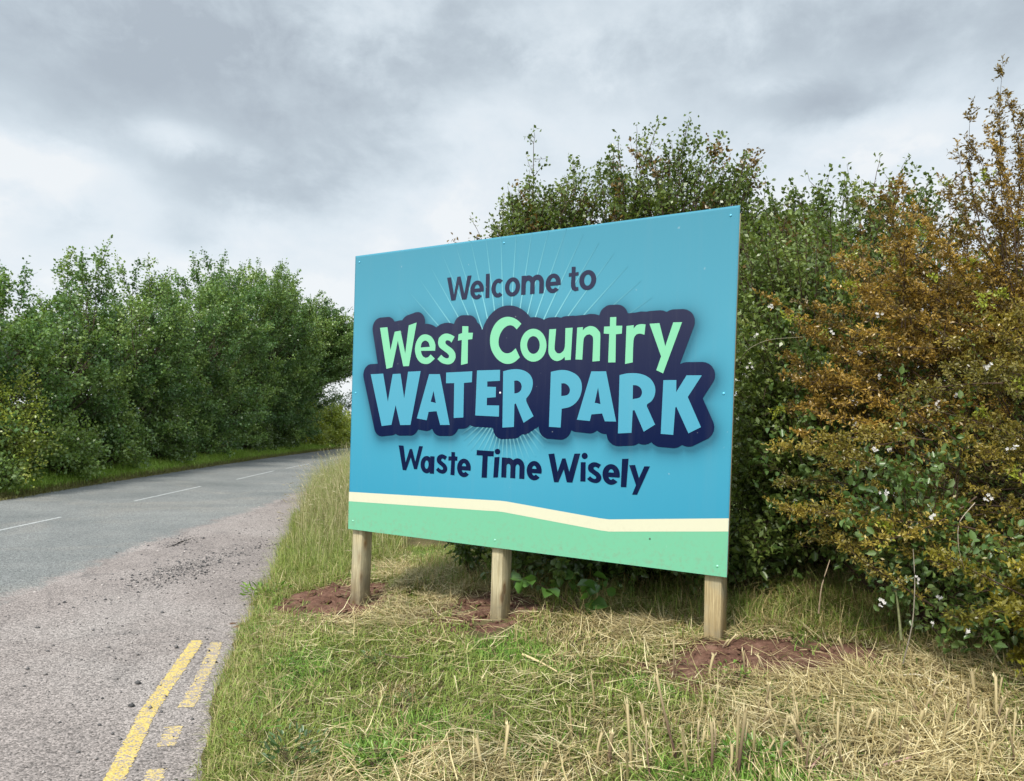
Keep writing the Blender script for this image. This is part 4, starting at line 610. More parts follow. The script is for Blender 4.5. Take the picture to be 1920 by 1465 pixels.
mesh_np('edge_board', np.array(V3), qs, mat=M_WOOD2, parent=sign, polys=[[3, 2, 1, 0], [44, 45, 46, 47]])

# ------------------------------------------------------------------ plants
rng = np.random.default_rng(11)
def rand_dir(n_, r=None):
    v = (r or rng).normal(size=(n_, 3)); return unit(v)

def plant_mesh(base, tips, r, twigs, per, twig_len, leaf, cols, lift=.3, t0=.3, br=.012, scatter=.0, broad=False, up_bias=.5,
               rosette=False, tipcol=None, bases=None, zmin=None, taper=.55, wid=.55, tangle=.8, bvar=.55):
    """branches from the base to the tips, side twigs along them, leaves along the twigs.
       returns wood (V,Q) and foliage (V,Q,C)"""
    tips = np.asarray(tips, float); n_ = len(tips)
    b0 = np.tile(base, (n_, 1)) + r.normal(0, .05, (n_, 3)) * [1, 1, 0] if bases is None else bases
    span = np.linalg.norm(tips - b0, axis=1)
    ctrl = b0 + (tips - b0) * .42 + np.array([0, 0, 1.]) * (span * lift)[:, None] + r.normal(0, .07, (n_, 3)) * span[:, None]
    K = 9; t = np.linspace(0, 1, K)[None, :, None]
    P = (1 - t) ** 2 * b0[:, None] + 2 * t * (1 - t) * ctrl[:, None] + t ** 2 * tips[:, None]
    rad = (br * (.4 + .6 * span / span.max()))[:, None] * np.linspace(1, .18, K)[None]
    WV, WQ = tubes(P, rad, 4)
    # twigs
    tt = t0 + (1 - t0) * (r.random((n_, twigs)) ** .8); tt[:, 0] = 1.0
    bez = lambda a: (1 - a) ** 2 * b0[:, None] + 2 * a * (1 - a) * ctrl[:, None] + a ** 2 * tips[:, None]
    A = tt[..., None]; o_ = bez(A); T = unit(2 * (1 - A) * (ctrl - b0)[:, None] + 2 * A * (tips - ctrl)[:, None])
    dirs = unit(T * .75 + r.normal(0, tangle, T.shape) + np.array([0, 0, .18]))
    dirs[:, 0] = T[:, 0]
    L = twig_len * (1 - taper * tt) * r.uniform(.55, 1.25, tt.shape)
    end = o_ + dirs * L[..., None]
    TP = np.stack([o_, (o_ + end) / 2 + r.normal(0, .06, o_.shape) * L[..., None], end], 2).reshape(-1, 3, 3)
    TV, TQ = tubes(TP, np.array([br * .22, br * .16, br * .08])[None], 3)
    wood = (np.concatenate([WV, TV]), np.concatenate([WQ, TQ + len(WV)]))
    m_ = len(TP)
    s = r.random((m_, per)); s[:, 0] = 1
    pos = TP[:, None, 0] * (1 - s)[..., None] + TP[:, None, 2] * s[..., None]
    if scatter: pos = pos + r.normal(0, scatter, pos.shape)
    td = unit(TP[:, 2] - TP[:, 0])[:, None]
    tang = unit(td * .55 + r.normal(0, .75, pos.shape))
    nrm = unit(r.normal(0, .65, pos.shape) + np.array([0, 0, up_bias]))
    pos, tang, nrm = pos.reshape(-1, 3), tang.reshape(-1, 3), nrm.reshape(-1, 3)
    lv = r.uniform(.65, 1.25, len(pos)) * leaf
    # colour: each branch and twig has its own lean within the palette
    cb = np.repeat(r.random(n_), twigs * per) * bvar + np.repeat(r.random(m_), per) * .2 + r.random(len(pos)) * (.85 - bvar) - .03
    c = lerpc(cols, cb) * r.uniform(.8, 1.2, (len(pos), 1))
    if tipcol is not None:
        tk = np.repeat(tt.ravel(), per) > .93
        pick = tk & (np.repeat(r.random(n_), twigs * per) < tipcol[1]); c[pick] = np.array(tipcol[0]) * r.uniform(.8, 1.2, (pick.sum(), 1))
    if zmin is not None:
        k_ = zmin(pos); pos, tang, nrm, lv, c = pos[k_], tang[k_], nrm[k_], lv[k_], c[k_]
    LV, LQ, LC = leaf_mesh(pos, tang, nrm, lv, lv * wid, c, broad)
    return wood, (LV, LQ, LC)

def crown_tips(r, n_, x, y, h, rad, z0=.12, top=.9, ex=1.0, ey=1.0, narrow=False):
    """branch ends spread over an upright, uneven crown"""
    z = z0 + (top - z0) * r.random(n_) ** .85
    prof = np.interp(z, [0, .1, .4, .7, .88, 1.0], [.8, .95, 1.0, .95, .78, .30])
    if narrow: prof = prof * np.interp(z, [0, .28, .42], [.38, .5, 1.0])       # bare-sided below, branches reach out above
    a = r.uniform(0, 2 * np.pi, n_); q_ = r.uniform(.45, 1.0, n_) ** .6
    lump = 1 + .22 * np.sin(a * 3 + z * 9 + r.uniform(0, 6)) + .12 * np.sin(a * 5 - z * 14)
    return np.stack([x + np.cos(a) * rad * prof * q_ * lump * ex, y + np.sin(a) * rad * prof * q_ * lump * ey, z * h], 1)

def tree(name, x, y, h, rad, leaf, cols, label, cat, group, seed, n_br=120, twigs=9, per=12, twig_len=.55, shoots=5, z0=.06, lean=(0, 0), extra=None, scatter=.07, narrow=False, top=.9):
    r = np.random.default_rng(seed); zb = float(z_ground(x, y)) - .05
    root = empty(name, (x, y, zb), label, cat, group)
    tips = crown_tips(r, n_br, x + lean[0] * .5, y + lean[1] * .5, h, rad, z0, top=top, narrow=narrow)
    # leading shoots standing out of the top
    a = r.uniform(0, 2 * np.pi, shoots); q_ = rad * .55 * np.sqrt(r.random(shoots))
    sh = np.stack([x + np.cos(a) * q_, y + np.sin(a) * q_, h * (r.uniform(.88, 1.03, shoots) if y < 27 else r.uniform(.88, .99, shoots))], 1)
    tips = np.concatenate([tips, sh]); 
    if extra is not None: tips = np.concatenate([tips, extra])
    tips[:, 2] += zb
    bz = np.clip(tips[:, 2] * .45, .1, h * .55)
    bases = np.stack([np.full(len(tips), x), np.full(len(tips), y), zb + bz], 1) + r.normal(0, .05, (len(tips), 3))
    (WV, WQ), (LV, LQ, LC) = plant_mesh(None, tips, r, twigs, per, twig_len, leaf, cols, .12, .62, .02, scatter, bases=bases, wid=.72, tangle=.95, up_bias=.7, bvar=.65)
    K = 8; tz = np.linspace(0, 1, K); TP = np.stack([x + .12 * np.sin(tz * 4 + seed), y + .12 * np.cos(tz * 3 + seed), zb + tz * h * .66], 1)[None]
    SV, SQ = tubes(TP, (.055 + .013 * h) * np.linspace(1, .2, K)[None], 8)
    mesh_np('trunk', np.concatenate([SV, WV]), np.concatenate([SQ, WQ + len(SV)]), mat=M_BARK, parent=root)
    mesh_np('crown', LV, LQ, colr=LC, mat=M_LEAF, parent=root)
    return root

def shrub(name, base, tips, seed, label, cat, group, leaf, cols, twigs=10, per=12, twig_len=.3, **kw):
    r = np.random.default_rng(seed)
    root = empty(name, tuple(base), label, cat, group)
    flowers = kw.pop('flowers', 0); stem_name = kw.pop('stem_name', 'stem')
    (WV, WQ), (LV, LQ, LC) = plant_mesh(np.array(base, float), tips, r, twigs, per, twig_len, leaf, cols, **kw)
    mesh_np(stem_name, WV, WQ, mat=M_TWIG, parent=root)
    mesh_np('foliage', LV, LQ, colr=LC, mat=M_LEAF, parent=root)
    return root

GREEN = [(.046, .104, .034), (.090, .175, .050), (.160, .260, .068), (.280, .375, .112)]
GREEN_Y = [(.15, .22, .035), (.23, .30, .045), (.32, .37, .06), (.42, .45, .09)]
HAWTH = [(.046, .080, .018), (.085, .130, .028), (.135, .190, .044), (.225, .260, .080)]
BRONZE = [(.090, .076, .018), (.200, .132, .026), (.355, .225, .042), (.560, .385, .088)]
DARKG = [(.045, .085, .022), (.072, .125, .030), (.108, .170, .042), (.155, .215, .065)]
GREEN_B = [(.075, .145, .034), (.12, .205, .048), (.18, .27, .066), (.29, .37, .12)]
BRAMB = [(.050, .105, .026), (.080, .145, .036), (.120, .190, .052), (.185, .245, .095)]

# ---- trees along the far side of the road
TREES = [  # y, height, radius, shoots, label
    (14.6, 4.05, 1.35, 4, 'slim green tree at the left edge behind the yellow-green bush'),
    (17.0, 4.5, 1.4, 5, 'green hedgerow tree with thin upright shoots, second from the left edge'),
    (19.0, 4.6, 1.5, 3, 'lower leafy tree in the dip of the far tree row'),
    (21.0, 5.7, 1.55, 6, 'green tree with a dark ragged twin top above the far row'),
    (23.3, 5.9, 1.6, 5, 'tree with a single tall leading shoot in the far row'),
    (25.8, 6.0, 1.9, 3, 'bushy mid-row tree with a pale green front across the road'),
    (28.4, 6.8, 2.2, 3, 'rounded leafy tree left of the tallest crown in the far row'),
    (31.4, 8.0, 2.5, 5, 'tallest rounded tree crown near the middle of the far row'),
    (34.6, 8.9, 2.7, 4, 'broad dense tree right of the tallest crown'),
    (37.6, 9.2, 2.8, 4, 'large dark tree near the right end of the far row'),
    (40.6, 8.6, 2.9, 4, 'tree with branches arching over the road at the end of the row'),
    (43.6, 7.6, 2.6, 3, 'last tree of the row, half hidden behind the arching branches'),
]
for i_, (y, h, rad, sh, lab) in enumerate(TREES):
    x = float(x_far(y)) - 1.75 - (.35 if i_ % 2 else 0)
    ex = None; r_ = np.random.default_rng(500 + i_)
    if i_ == 10:      # limbs reaching across the lane
        k_ = 150; u_ = r_.random(k_) ** .8
        ex = np.stack([x + 1.0 + 3.1 * u_, y + r_.normal(0, .8, k_), 4.0 + 4.0 * (1 - .35 * u_) * r_.random(k_) + .2 * u_], 1)
    if i_ == 9:
        k_ = 60; u_ = r_.random(k_)
        ex = np.stack([x + .8 + 2.2 * u_, y + r_.normal(0, .8, k_), 3.8 + 3.2 * r_.random(k_) - u_ * .6], 1)
    lf = .062 + .0011 * y
    tree('hedgerow_tree', x, y, h, rad, lf, GREEN if i_ not in (1, 7) else [tuple(q_ * 1.12 for q_ in c_) for c_ in GREEN], lab, 'tree', 'trees across the road',
         100 + i_, int(62 + 5.5 * rad * h), 17, 13, .46 + .008 * y, sh + (3 if y < 24 else 0), extra=ex, scatter=.05, narrow=i_ >= 10, top=.80 if y < 24 else .9)

# ---- low bushes in front of the trees
def mound(r, n_, x, y, rx, ry, h, z0=0.0):
    a = r.uniform(0, 2 * np.pi, n_); e = np.arcsin(r.uniform(.02, 1, n_)); q_ = r.uniform(.6, 1.05, n_)
    return np.stack([x + np.cos(a) * np.cos(e) * rx * q_, y + np.sin(a) * np.cos(e) * ry * q_, z0 + np.sin(e) * h * q_ + .1], 1)
BUSHES = [
    (-9.95, 14.9, .95, 1.0, 2.45, .055, GREEN_Y, 'yellow-green bush with loose twigs at the left edge by the road'),
    (-9.85, 14.2, .7, .8, 1.0, .075, GREEN_B, 'low bramble mound under the yellow-green bush'),
    (-10.15, 17.2, .95, 1.4, 1.6, .08, GREEN_B, 'pale-leaved bramble bank at the foot of the left trees'),
    (-10.45, 20.0, .95, 1.6, 1.8, .085, GREEN_B, 'dark green undergrowth below the ragged twin-topped tree'),
    (-10.7, 23.5, .9, 1.9, 1.7, .09, BRAMB, 'bramble undergrowth at the roadside midway along the row'),
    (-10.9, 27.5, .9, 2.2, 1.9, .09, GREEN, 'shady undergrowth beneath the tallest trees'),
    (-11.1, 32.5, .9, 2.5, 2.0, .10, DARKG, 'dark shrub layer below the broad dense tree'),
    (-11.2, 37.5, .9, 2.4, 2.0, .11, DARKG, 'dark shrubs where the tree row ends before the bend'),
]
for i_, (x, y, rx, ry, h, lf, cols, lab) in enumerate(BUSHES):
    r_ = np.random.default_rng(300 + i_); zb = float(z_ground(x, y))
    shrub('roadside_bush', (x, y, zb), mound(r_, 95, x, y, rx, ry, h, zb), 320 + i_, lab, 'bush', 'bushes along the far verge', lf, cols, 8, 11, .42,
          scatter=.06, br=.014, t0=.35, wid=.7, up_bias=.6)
# ---- the hedge round the bend and what shows above it
FARH = [(-11.6, 43.5, 1.3, 1.8, 2.5, 'yellow-green hedge bush beneath the arching branches'), (-11.0, 47.2, 1.3, 1.9, 2.35, 'hedge bush in the middle of the far bend'),
        (-9.8, 50.6, 1.5, 1.6, 2.3, 'olive hedge bush beside the sign edge at the far bend'), (-7.8, 53.5, 1.7, 1.5, 2.3, 'furthest hedge bush hidden beyond the sign edge')]
for i_, (x, y, rx, ry, h, lab) in enumerate(FARH):
    r_ = np.random.default_rng(400 + i_)
    shrub('hedge_bush', (x, y, .1), mound(r_, 190, x, y, rx, ry, h, .1), 420 + i_, lab, 'bush', 'hedge at the bend', .12, [tuple(q_ * 1.0 for q_ in c_) for c_ in GREEN_Y], 8, 9, .5, scatter=.08, br=.015, wid=.75, up_bias=.6)
for i_, (x, y, h, rad, lab) in enumerate([(-31, 140, 7.2, 4.0, 'small hazy tree far off above the hedge at the bend'), (-36.5, 150, 6.2, 4.5, 'faint low tree far off left of the small hazy one')]):
    tree('distant_tree', x, y, h, rad, .34, [(.060, .085, .070), (.08, .11, .09)], lab, 'tree', None, 440 + i_, 50, 6, 7, 1.3, 2, .05, scatter=.3)  # distance haze is painted into the grey-blue leaf colours

# ---- the hedge on the right: green hawthorns behind the sign
def region(r, n_, boxes):
    """branch ends inside weighted boxes (x0,x1,y0,y1,z0,z1,weight)"""
    w = np.array([b_[6] for b_ in boxes], float); k_ = r.choice(len(boxes), n_, p=w / w.sum()); B = np.array([b_[:6] for b_ in boxes])[k_]
    u = r.random((n_, 3)); return np.stack([B[:, 0] + u[:, 0] * (B[:, 1] - B[:, 0]), B[:, 2] + u[:, 1] * (B[:, 3] - B[:, 2]), B[:, 4] + u[:, 2] * (B[:, 5] - B[:, 4])], 1)
HAW = [ # base, boxes, spires (x,y,z), label
    ((.25, 8.7, .5), [(-.45, 1.0, 8.0, 9.2, 1.2, 3.6, 3), (-.2, .9, 8.2, 9.0, 3.3, 4.25, 3)],
     [(.16, 8.6, 4.95), (.13, 8.6, 4.5), (.3, 8.6, 4.3), (.62, 8.7, 4.75), (.72, 8.6, 4.5), (-.1, 8.6, 4.05), (-.45, 8.5, 3.9), (-.72, 8.5, 3.62), (-.25, 8.5, 3.9), (.9, 8.6, 4.4), (.5, 8.6, 4.4)],
     'thin green hawthorn with a lone spire above the middle of the sign'),
    ((1.55, 8.4, .5), [(.8, 2.5, 7.8, 9.0, 1.2, 3.6, 3), (.9, 2.6, 8.0, 8.9, 3.4, 4.65, 6), (2.4, 3.3, 7.9, 8.7, 3.2, 4.1, 2)],
     [(1.05, 8.4, 4.75), (1.3, 8.4, 4.95), (1.5, 8.3, 5.05), (1.85, 8.4, 5.1), (1.95, 8.4, 4.95), (2.2, 8.4, 4.95), (2.45, 8.4, 4.7), (2.6, 8.4, 4.75), (2.7, 8.3, 4.35), (1.7, 8.4, 4.85), (1.15, 8.4, 4.5), (2.3, 8.4, 4.6)],
     'tall green hawthorn rising behind the right half of the sign'),
    ((3.0, 7.6, .6), [(2.1, 3.9, 7.0, 8.2, .9, 3.7, 5), (2.5, 4.3, 7.0, 8.0, 3.3, 4.0, 2)],
     [(2.95, 7.5, 4.0), (3.25, 7.5, 4.2), (3.55, 7.5, 4.35), (3.75, 7.4, 4.3), (3.4, 7.4, 4.05), (4.0, 7.4, 4.2), (2.7, 7.4, 3.95)],
     'green hawthorn between the sign corner and the bronze hedge'),
    ((4.6, 7.6, .6), [(3.2, 5.8, 6.5, 7.9, .6, 3.2, 1)], [(4.4, 7.0, 3.5), (4.9, 7.1, 3.6)],
     'dark hawthorn buried behind the bronze hedge, seen through its gaps'),
]
for i_, (bs, bx, sp_, lab) in enumerate(HAW):
    r_ = np.random.default_rng(600 + i_)
    tips = np.concatenate([region(r_, 380, bx), np.array(sp_) * [1, 1, .975]])
    shrub('hawthorn', bs, tips, 620 + i_, lab, 'shrub', 'green hawthorns behind the sign', .047, HAWTH, 13, 12, .36, scatter=.03, br=.016, t0=.5, lift=.22, wid=.7, up_bias=.5,
          tipcol=((.16, .10, .025), .12))

# green small-leaved blackthorn right beside the board
r_ = np.random.default_rng(700)
tips = region(r_, 430, [(1.62, 2.3, 5.3, 6.2, .75, 2.4, 5), (1.75, 2.9, 5.5, 6.6, 1.8, 3.25, 5), (1.5, 2.2, 6.0, 7.0, .6, 1.4, 1.5), (2.0, 3.0, 6.2, 7.0, 2.6, 3.5, 2)])
shrub('blackthorn', (2.7, 6.4, .5), tips, 701, 'dense dark green small-leaved bush right beside the sign', 'shrub', None, .046, [tuple(1.1 * q_ for q_ in c_) for c_ in HAWTH], 13, 12, .30, scatter=.02, br=.012, t0=.4, lift=.15, wid=.52)
tips = region(r_, 150, [(-.5, 1.6, 6.6, 7.6, .5, 1.6, 5), (.6, 2.0, 6.2, 7.2, .4, 1.1, 3)])
shrub('blackthorn', (.9, 7.5, .4), tips, 702, 'shaded bush foot showing under the sign between the posts', 'shrub', None, .05, DARKG, 10, 11, .32, scatter=.03, br=.012, t0=.4, lift=.1, wid=.6)

# bronze-leaved shrubs: long feathery sprays reaching left
def bronze(seed, root, boxes, n_, reach, label, cols=BRONZE, core_cols=None, leaf=.025, core=None, spires=None, tipcol=((.30, .34, .04), .14)):
    """an inner mass of branches, and outside it feathery sprays: each an axis closely set with short leafy spurs"""
    r = np.random.default_rng(seed); rt = empty('bronze_shrub', root, label, 'shrub', 'bronze-leaved shrubs of the right hedge')
    tips = region(r, n_, boxes)
    rise = r.normal(-.28, .22, n_) + np.clip((tips[:, 2] - 2.2) * -.45, -.6, .1)      # upper sprays climb more steeply
    L = r.uniform(.7, 1.25, n_) * reach
    bs = tips + np.stack([L * r.uniform(.75, 1, n_), r.uniform(-.05, .55, n_) * L, rise * L], 1)
    bs[:, 2] = np.maximum(bs[:, 2], .7)
    if spires is not None:
        sp_ = np.array(spires, float); tips = np.concatenate([tips, sp_]); bs = np.concatenate([bs, sp_ + np.stack([r.uniform(0, .3, len(sp_)), r.uniform(0, .2, len(sp_)), -r.uniform(.7, 1.1, len(sp_))], 1)])
    w1, f1 = plant_mesh(None, tips, r, 42, 10, .105, leaf, cols, .03, .16, .0065, .004, bases=bs, wid=.42, taper=.5, tangle=.9, up_bias=.55, tipcol=tipcol, bvar=.72)
    ct = region(r, core[1], core[0])
    w2, f2 = plant_mesh(np.array(root, float), ct, r, 16, 11, .24, leaf * 1.15, core_cols or cols, .12, .3, .014, .012, wid=.45, up_bias=.5)
    mesh_np('stem', np.concatenate([w1[0], w2[0]]), np.concatenate([w1[1], w2[1] + len(w1[0])]), mat=M_TWIG, parent=rt)
    mesh_np('foliage', np.concatenate([f1[0], f2[0]]), np.concatenate([f1[1], f2[1] + len(f1[0])]), colr=np.concatenate([f1[2], f2[2]]), mat=M_LEAF, parent=rt)
bronze(820, (4.3, 5.6, .55), [(1.95, 3.0, 4.5, 5.2, 1.7, 2.9, 5), (2.4, 3.8, 4.5, 5.4, 2.3, 3.3, 6), (1.6, 2.1, 4.7, 5.2, 1.6, 2.6, 1.4)], 185, 1.0,
       'bronze-leaved shrub with long arching sprays and a tall spire filling the upper right', core=([(2.4, 4.4, 5.0, 6.0, 1.4, 3.3, 1)], 105),
       spires=[(2.88, 4.50, 3.86), (2.94, 4.55, 3.68), (2.80, 4.52, 3.45), (2.72, 4.55, 3.60), (3.02, 4.55, 3.55), (2.66, 4.58, 3.36), (2.9, 4.6, 3.4), (3.1, 4.6, 3.5), (2.74, 4.6, 3.42), (3.0, 4.5, 3.35), (2.86, 4.5, 3.6),
               (2.33, 4.6, 3.18), (2.25, 4.6, 3.02), (2.40, 4.6, 3.0), (3.2, 4.6, 3.35), (2.8, 4.55, 3.2), (2.62, 4.6, 3.12)])
bronze(821, (3.9, 4.8, .55), [(1.75, 2.7, 3.95, 4.5, .95, 1.9, 5), (2.3, 3.2, 4.0, 4.7, 1.5, 2.4, 4), (1.55, 1.9, 4.2, 4.7, .95, 1.6, 1.2)], 84, .9,
       'bronze and olive shrub with level sprays over the bramble at the right edge', cols=[tuple(.5 * a + .5 * b for a, b in zip(p, q_)) for p, q_ in zip(BRONZE, [(.09, .12, .025), (.16, .18, .035), (.25, .25, .045), (.38, .36, .075)])],
       core=([(2.2, 3.6, 4.5, 5.2, .8, 2.2, 1)], 85), core_cols=HAWTH)
bronze(831, (3.4, 4.1, .5), [(2.1, 2.8, 3.35, 3.8, .75, 1.15, 3), (2.3, 3.0, 3.3, 3.9, .5, .9, 2)], 42, .6,
       'low yellow-tipped bronze shrub at the bottom right corner of the hedge', cols=[(.08, .09, .016), (.15, .14, .02), (.25, .22, .026), (.36, .30, .04)], leaf=.030,
       core=([(2.4, 3.2, 3.7, 4.3, .5, 1.1, 1)], 45), core_cols=HAWTH, tipcol=((.44, .42, .05), .4))

# brambles with broad leaves, white flowers
M_FLW = M_FLOWER
def flower_mesh(r, size):
    V, T = [], []
    for p_ in range(r.integers(3, 6)):
        c0 = r.normal(0, size * .9, 3); ax = unit(r.normal(0, .5, 3) + np.array([-.3, -.8, .4]))
        a1 = unit(np.cross(ax, [0, 0, 1.])); a2 = np.cross(ax, a1)
        for k_ in range(5):
            a = k_ * 2 * np.pi / 5; d1 = a1 * math.cos(a) + a2 * math.sin(a); d2 = -a1 * math.sin(a) + a2 * math.cos(a); b_ = len(V)
            V += [c0, c0 + d1 * size * .6 + d2 * size * .33 + ax * .002, c0 + d1 * size + ax * .004, c0 + d1 * size * .6 - d2 * size * .33 + ax * .002]; T.append((b_, b_ + 1, b_ + 2, b_ + 3))
    return np.array(V), T
BRB = [
    ((2.5, 4.6, .5), [(1.75, 2.4, 4.0, 4.7, .75, 1.5, 4), (2.0, 2.9, 3.9, 4.5, 1.2, 1.9, 2), (2.2, 2.9, 3.6, 4.2, .6, 1.2, 3)], 52, 'bramble with broad leaves and white flowers low in the right hedge'),
    ((2.6, 5.4, .5), [(1.7, 2.6, 4.7, 5.4, .9, 2.2, 4), (1.8, 2.9, 5.0, 5.6, 2.0, 2.8, 2)], 46, 'bramble with scattered white flowers climbing through the hedge near the sign'),
]
FLOW = [[(1850, 690), (1852, 935), (1750, 970), (1750, 1170), (1815, 1185), (1660, 925), (1640, 845), (1720, 1090), (1900, 840), (1760, 1120), (1655, 1130)],
        [(1445, 577), (1560, 620), (1612, 662), (1408, 682), (1605, 755), (1600, 790), (1755, 757), (1790, 742), (1650, 705), (1635, 865), (1672, 845), (1680, 930), (1648, 590), (1890, 845), (1418, 628)]]
M_FYEL = None
for i_, (bs, bx, k_, lab) in enumerate(BRB):
    r_ = np.random.default_rng(860 + i_); tips = region(r_, k_, bx)
    root = shrub('bramble', bs, tips, 870 + i_, lab, 'bramble', None, .046, BRAMB, 9, 6, .26, scatter=.02, br=.007, t0=.3, lift=.12, wid=.6, broad=True, up_bias=.5)
    for (px, py) in FLOW[i_]:
        d = img_dir(px, py); yy = (4.02 if i_ == 0 else 4.75) + r_.uniform(-.12, .1)
        if px > 1800: yy -= .25
        p0 = np.array([d.x / d.y * yy, yy, CAM_H + d.z / d.y * yy])
        V, T = flower_mesh(r_, .0105); mesh_np('flower', V + p0, T, mat=M_FLOWER, parent=root)
r_ = np.random.default_rng(888)
tips = region(r_, 125, [(-.1, 1.3, 5.75, 6.7, .42, .85, 5), (1.0, 2.3, 5.4, 6.4, .5, .9, 3)])
shrub('bramble', (1.0, 6.6, .4), tips, 889, 'low dark bramble and ivy tangle on the ground behind the sign posts', 'bramble', None, .058, DARKG, 8, 5, .2, scatter=.02, br=.005, t0=.3, lift=.25, wid=.75, broad=True, up_bias=.6)
# bare arching canes hanging out of the hedge
def cane(name, pts, rad, c_, label, cat, group=None, sides=5):
    pts = np.array(pts, float); tq = np.linspace(0, len(pts) - 1, 14); P = np.stack([np.interp(tq, range(len(pts)), pts[:, k_]) for k_ in range(3)], 1)
    for _ in range(2): P[1:-1] = .25 * P[:-2] + .5 * P[1:-1] + .25 * P[2:]
    V, Q = tubes(P[None], rad * np.linspace(1, .5, 14)[None], sides)
    o = mesh_np(name, V, Q, mat=plain_mat('cane_' + name, c_, .7, .2, .3, 30), smooth=True)
    o_loc = P[0]; o.data.transform(Matrix.Translation(-Vector(o_loc))); o.location = o_loc
    return tag(o, label, cat, group)
def at_depth(px, py, y):
    d = img_dir(px, py); return (d.x / d.y * y, y, CAM_H + d.z / d.y * y)
cane('dead_cane', [at_depth(1693, 1245, 4.0), at_depth(1712, 1170, 3.95), at_depth(1716, 1090, 3.95), at_depth(1712, 1030, 4.05)], .0035, (.22, .19, .15), 'pale dead stem standing at the hedge foot beside the grey-green stalk', 'dead stem')
cane('dead_cane', [at_depth(1690, 1200, 4.1), at_depth(1684, 1140, 4.1), at_depth(1680, 1110, 4.1)], .008, (.17, .18, .09), 'thick grey-green stalk rising from the hedge foot', 'dead stem')
cane('dead_cane', [at_depth(1828, 943, 3.75), at_depth(1795, 980, 3.7), at_depth(1797, 1030, 3.7), at_depth(1808, 1066, 3.75)], .0022, (.30, .25, .19), 'thin pale hooked cane hanging among the bramble leaves', 'dead stem')
cane('dead_cane', [at_depth(1535, 1150, 4.6), at_depth(1540, 1100, 4.55), at_depth(1556, 1050, 4.6)], .005, (.33, .25, .17), 'brown cane over the dark hollow under the hedge', 'dead stem')
cane('dead_cane', [at_depth(1380, 690, 4.9), at_depth(1400, 655, 4.7), at_depth(1440, 636, 4.7), at_depth(1510, 632, 4.8)], .0025, (.22, .20, .14), 'long thin cane arching out beside the right edge of the sign', 'dead stem')

# ------------------------------------------------------------------ soil, grass, stalks
def soil_patch(cx, cy, rx, ry, h, label, seed):
    r = np.random.default_rng(seed); k = 90
    X, Y = np.meshgrid(np.linspace(-1.25, 1.25, k), np.linspace(-1.25, 1.25, k))
    ang = np.arctan2(Y, X); wx, wy = cx + X * rx, cy + Y * ry
    rr = np.hypot(X, Y) / (1 + .16 * np.sin(ang * 3 + seed) + .10 * np.sin(ang * 7 + 2 * seed)) + 1.1 * (fbm(wx, wy, 4) - .5)
    hh = h * np.clip(1 - rr ** 2, -.6, 1) + (.055 * (fbm(wx, wy, 9) - .5) + .03 * (fbm(wx, wy, 26) - .5)) * np.clip(1.5 - rr, 0, 1)
    V = np.stack([wx - cx, wy - cy, z_ground(wx, wy) + hh], -1).reshape(-1, 3)
    i = np.arange(k - 1)[:, None] * k + np.arange(k - 1)
    Q = np.stack([i, i + 1, i + 1 + k, i + k], -1).reshape(-1, 4)
    # crumbled clods lying on it
    n_ = 420; a = r.uniform(0, 2 * np.pi, n_); q_ = np.sqrt(r.random(n_)) * 1.05
    px, py = np.cos(a) * q_ * rx, np.sin(a) * q_ * ry
    oc = np.array([(1, 0, 0), (0, 1, 0), (-1, 0, 0), (0, -1, 0), (0, 0, 1), (0, 0, -1), ], float)
    sz = np.clip(r.lognormal(-4.7, .6, n_), .003, .04)
    C = oc[None] * sz[:, None, None] * r.uniform(.6, 1.3, (n_, 6, 3)) * [1, 1, .7]
    hz = h * np.clip(1 - q_ ** 2, 0, 1)
    C = C + np.stack([px, py, z_ground(cx + px, cy + py) + hz + sz * .3], 1)[:, None]
    tri = np.array([(0, 1, 4), (1, 2, 4), (2, 3, 4), (3, 0, 4), (1, 0, 5), (2, 1, 5), (3, 2, 5), (0, 3, 5)])
    T = (tri[None] + (np.arange(n_) * 6)[:, None, None] + len(V)).reshape(-1, 3)
    o = mesh_np('soil_patch', np.concatenate([V, C.reshape(-1, 3)]), Q, T, mat=M_SOIL, smooth=False)
    o.location = (cx, cy, 0)
    tag(o, label, 'soil', None, 'stuff')
soil_patch(-1.44, 6.5, .62, .78, .014, 'reddish dug soil heaped around the left post of the sign', 1)
soil_patch(-.14, 5.95, .56, .66, .015, 'reddish dug soil behind the middle post of the sign', 2)
soil_patch(1.52, 4.40, .80, .44, .025, 'reddish bare soil in front of the hedge beside the right post', 3)

STRAWC = [(.15, .108, .048), (.33, .26, .118), (.52, .43, .22), (.72, .63, .39)]
GRASSC = [(.085, .130, .024), (.155, .215, .040), (.24, .305, .066), (.35, .39, .13)]
LUSH = [(.070, .15, .020), (.115, .23, .032), (.175, .30, .045), (.25, .36, .08)]
g = np.random.default_rng(21)
def post_foot(x, y):
    m_ = np.zeros(len(x), bool)
    for px, py in ((-1.23, 6.24), (-.08, 5.50), (1.24, 4.64)): m_ |= ((x - px + .02) ** 2 + ((y - py + .16) * .75) ** 2 < .16 ** 2)
    return m_
def soil_mask(x, y):
    m_ = np.zeros(len(x), bool)
    for cx, cy, rx, ry in ((-1.44, 6.5, .52, .62), (-.14, 5.95, .42, .50), (1.52, 4.40, .70, .34)): m_ |= ((x - cx) / rx) ** 2 + ((y - cy) / ry) ** 2 < 1 - 1.3 * (fbm(x, y, 5) - .35)
    return m_
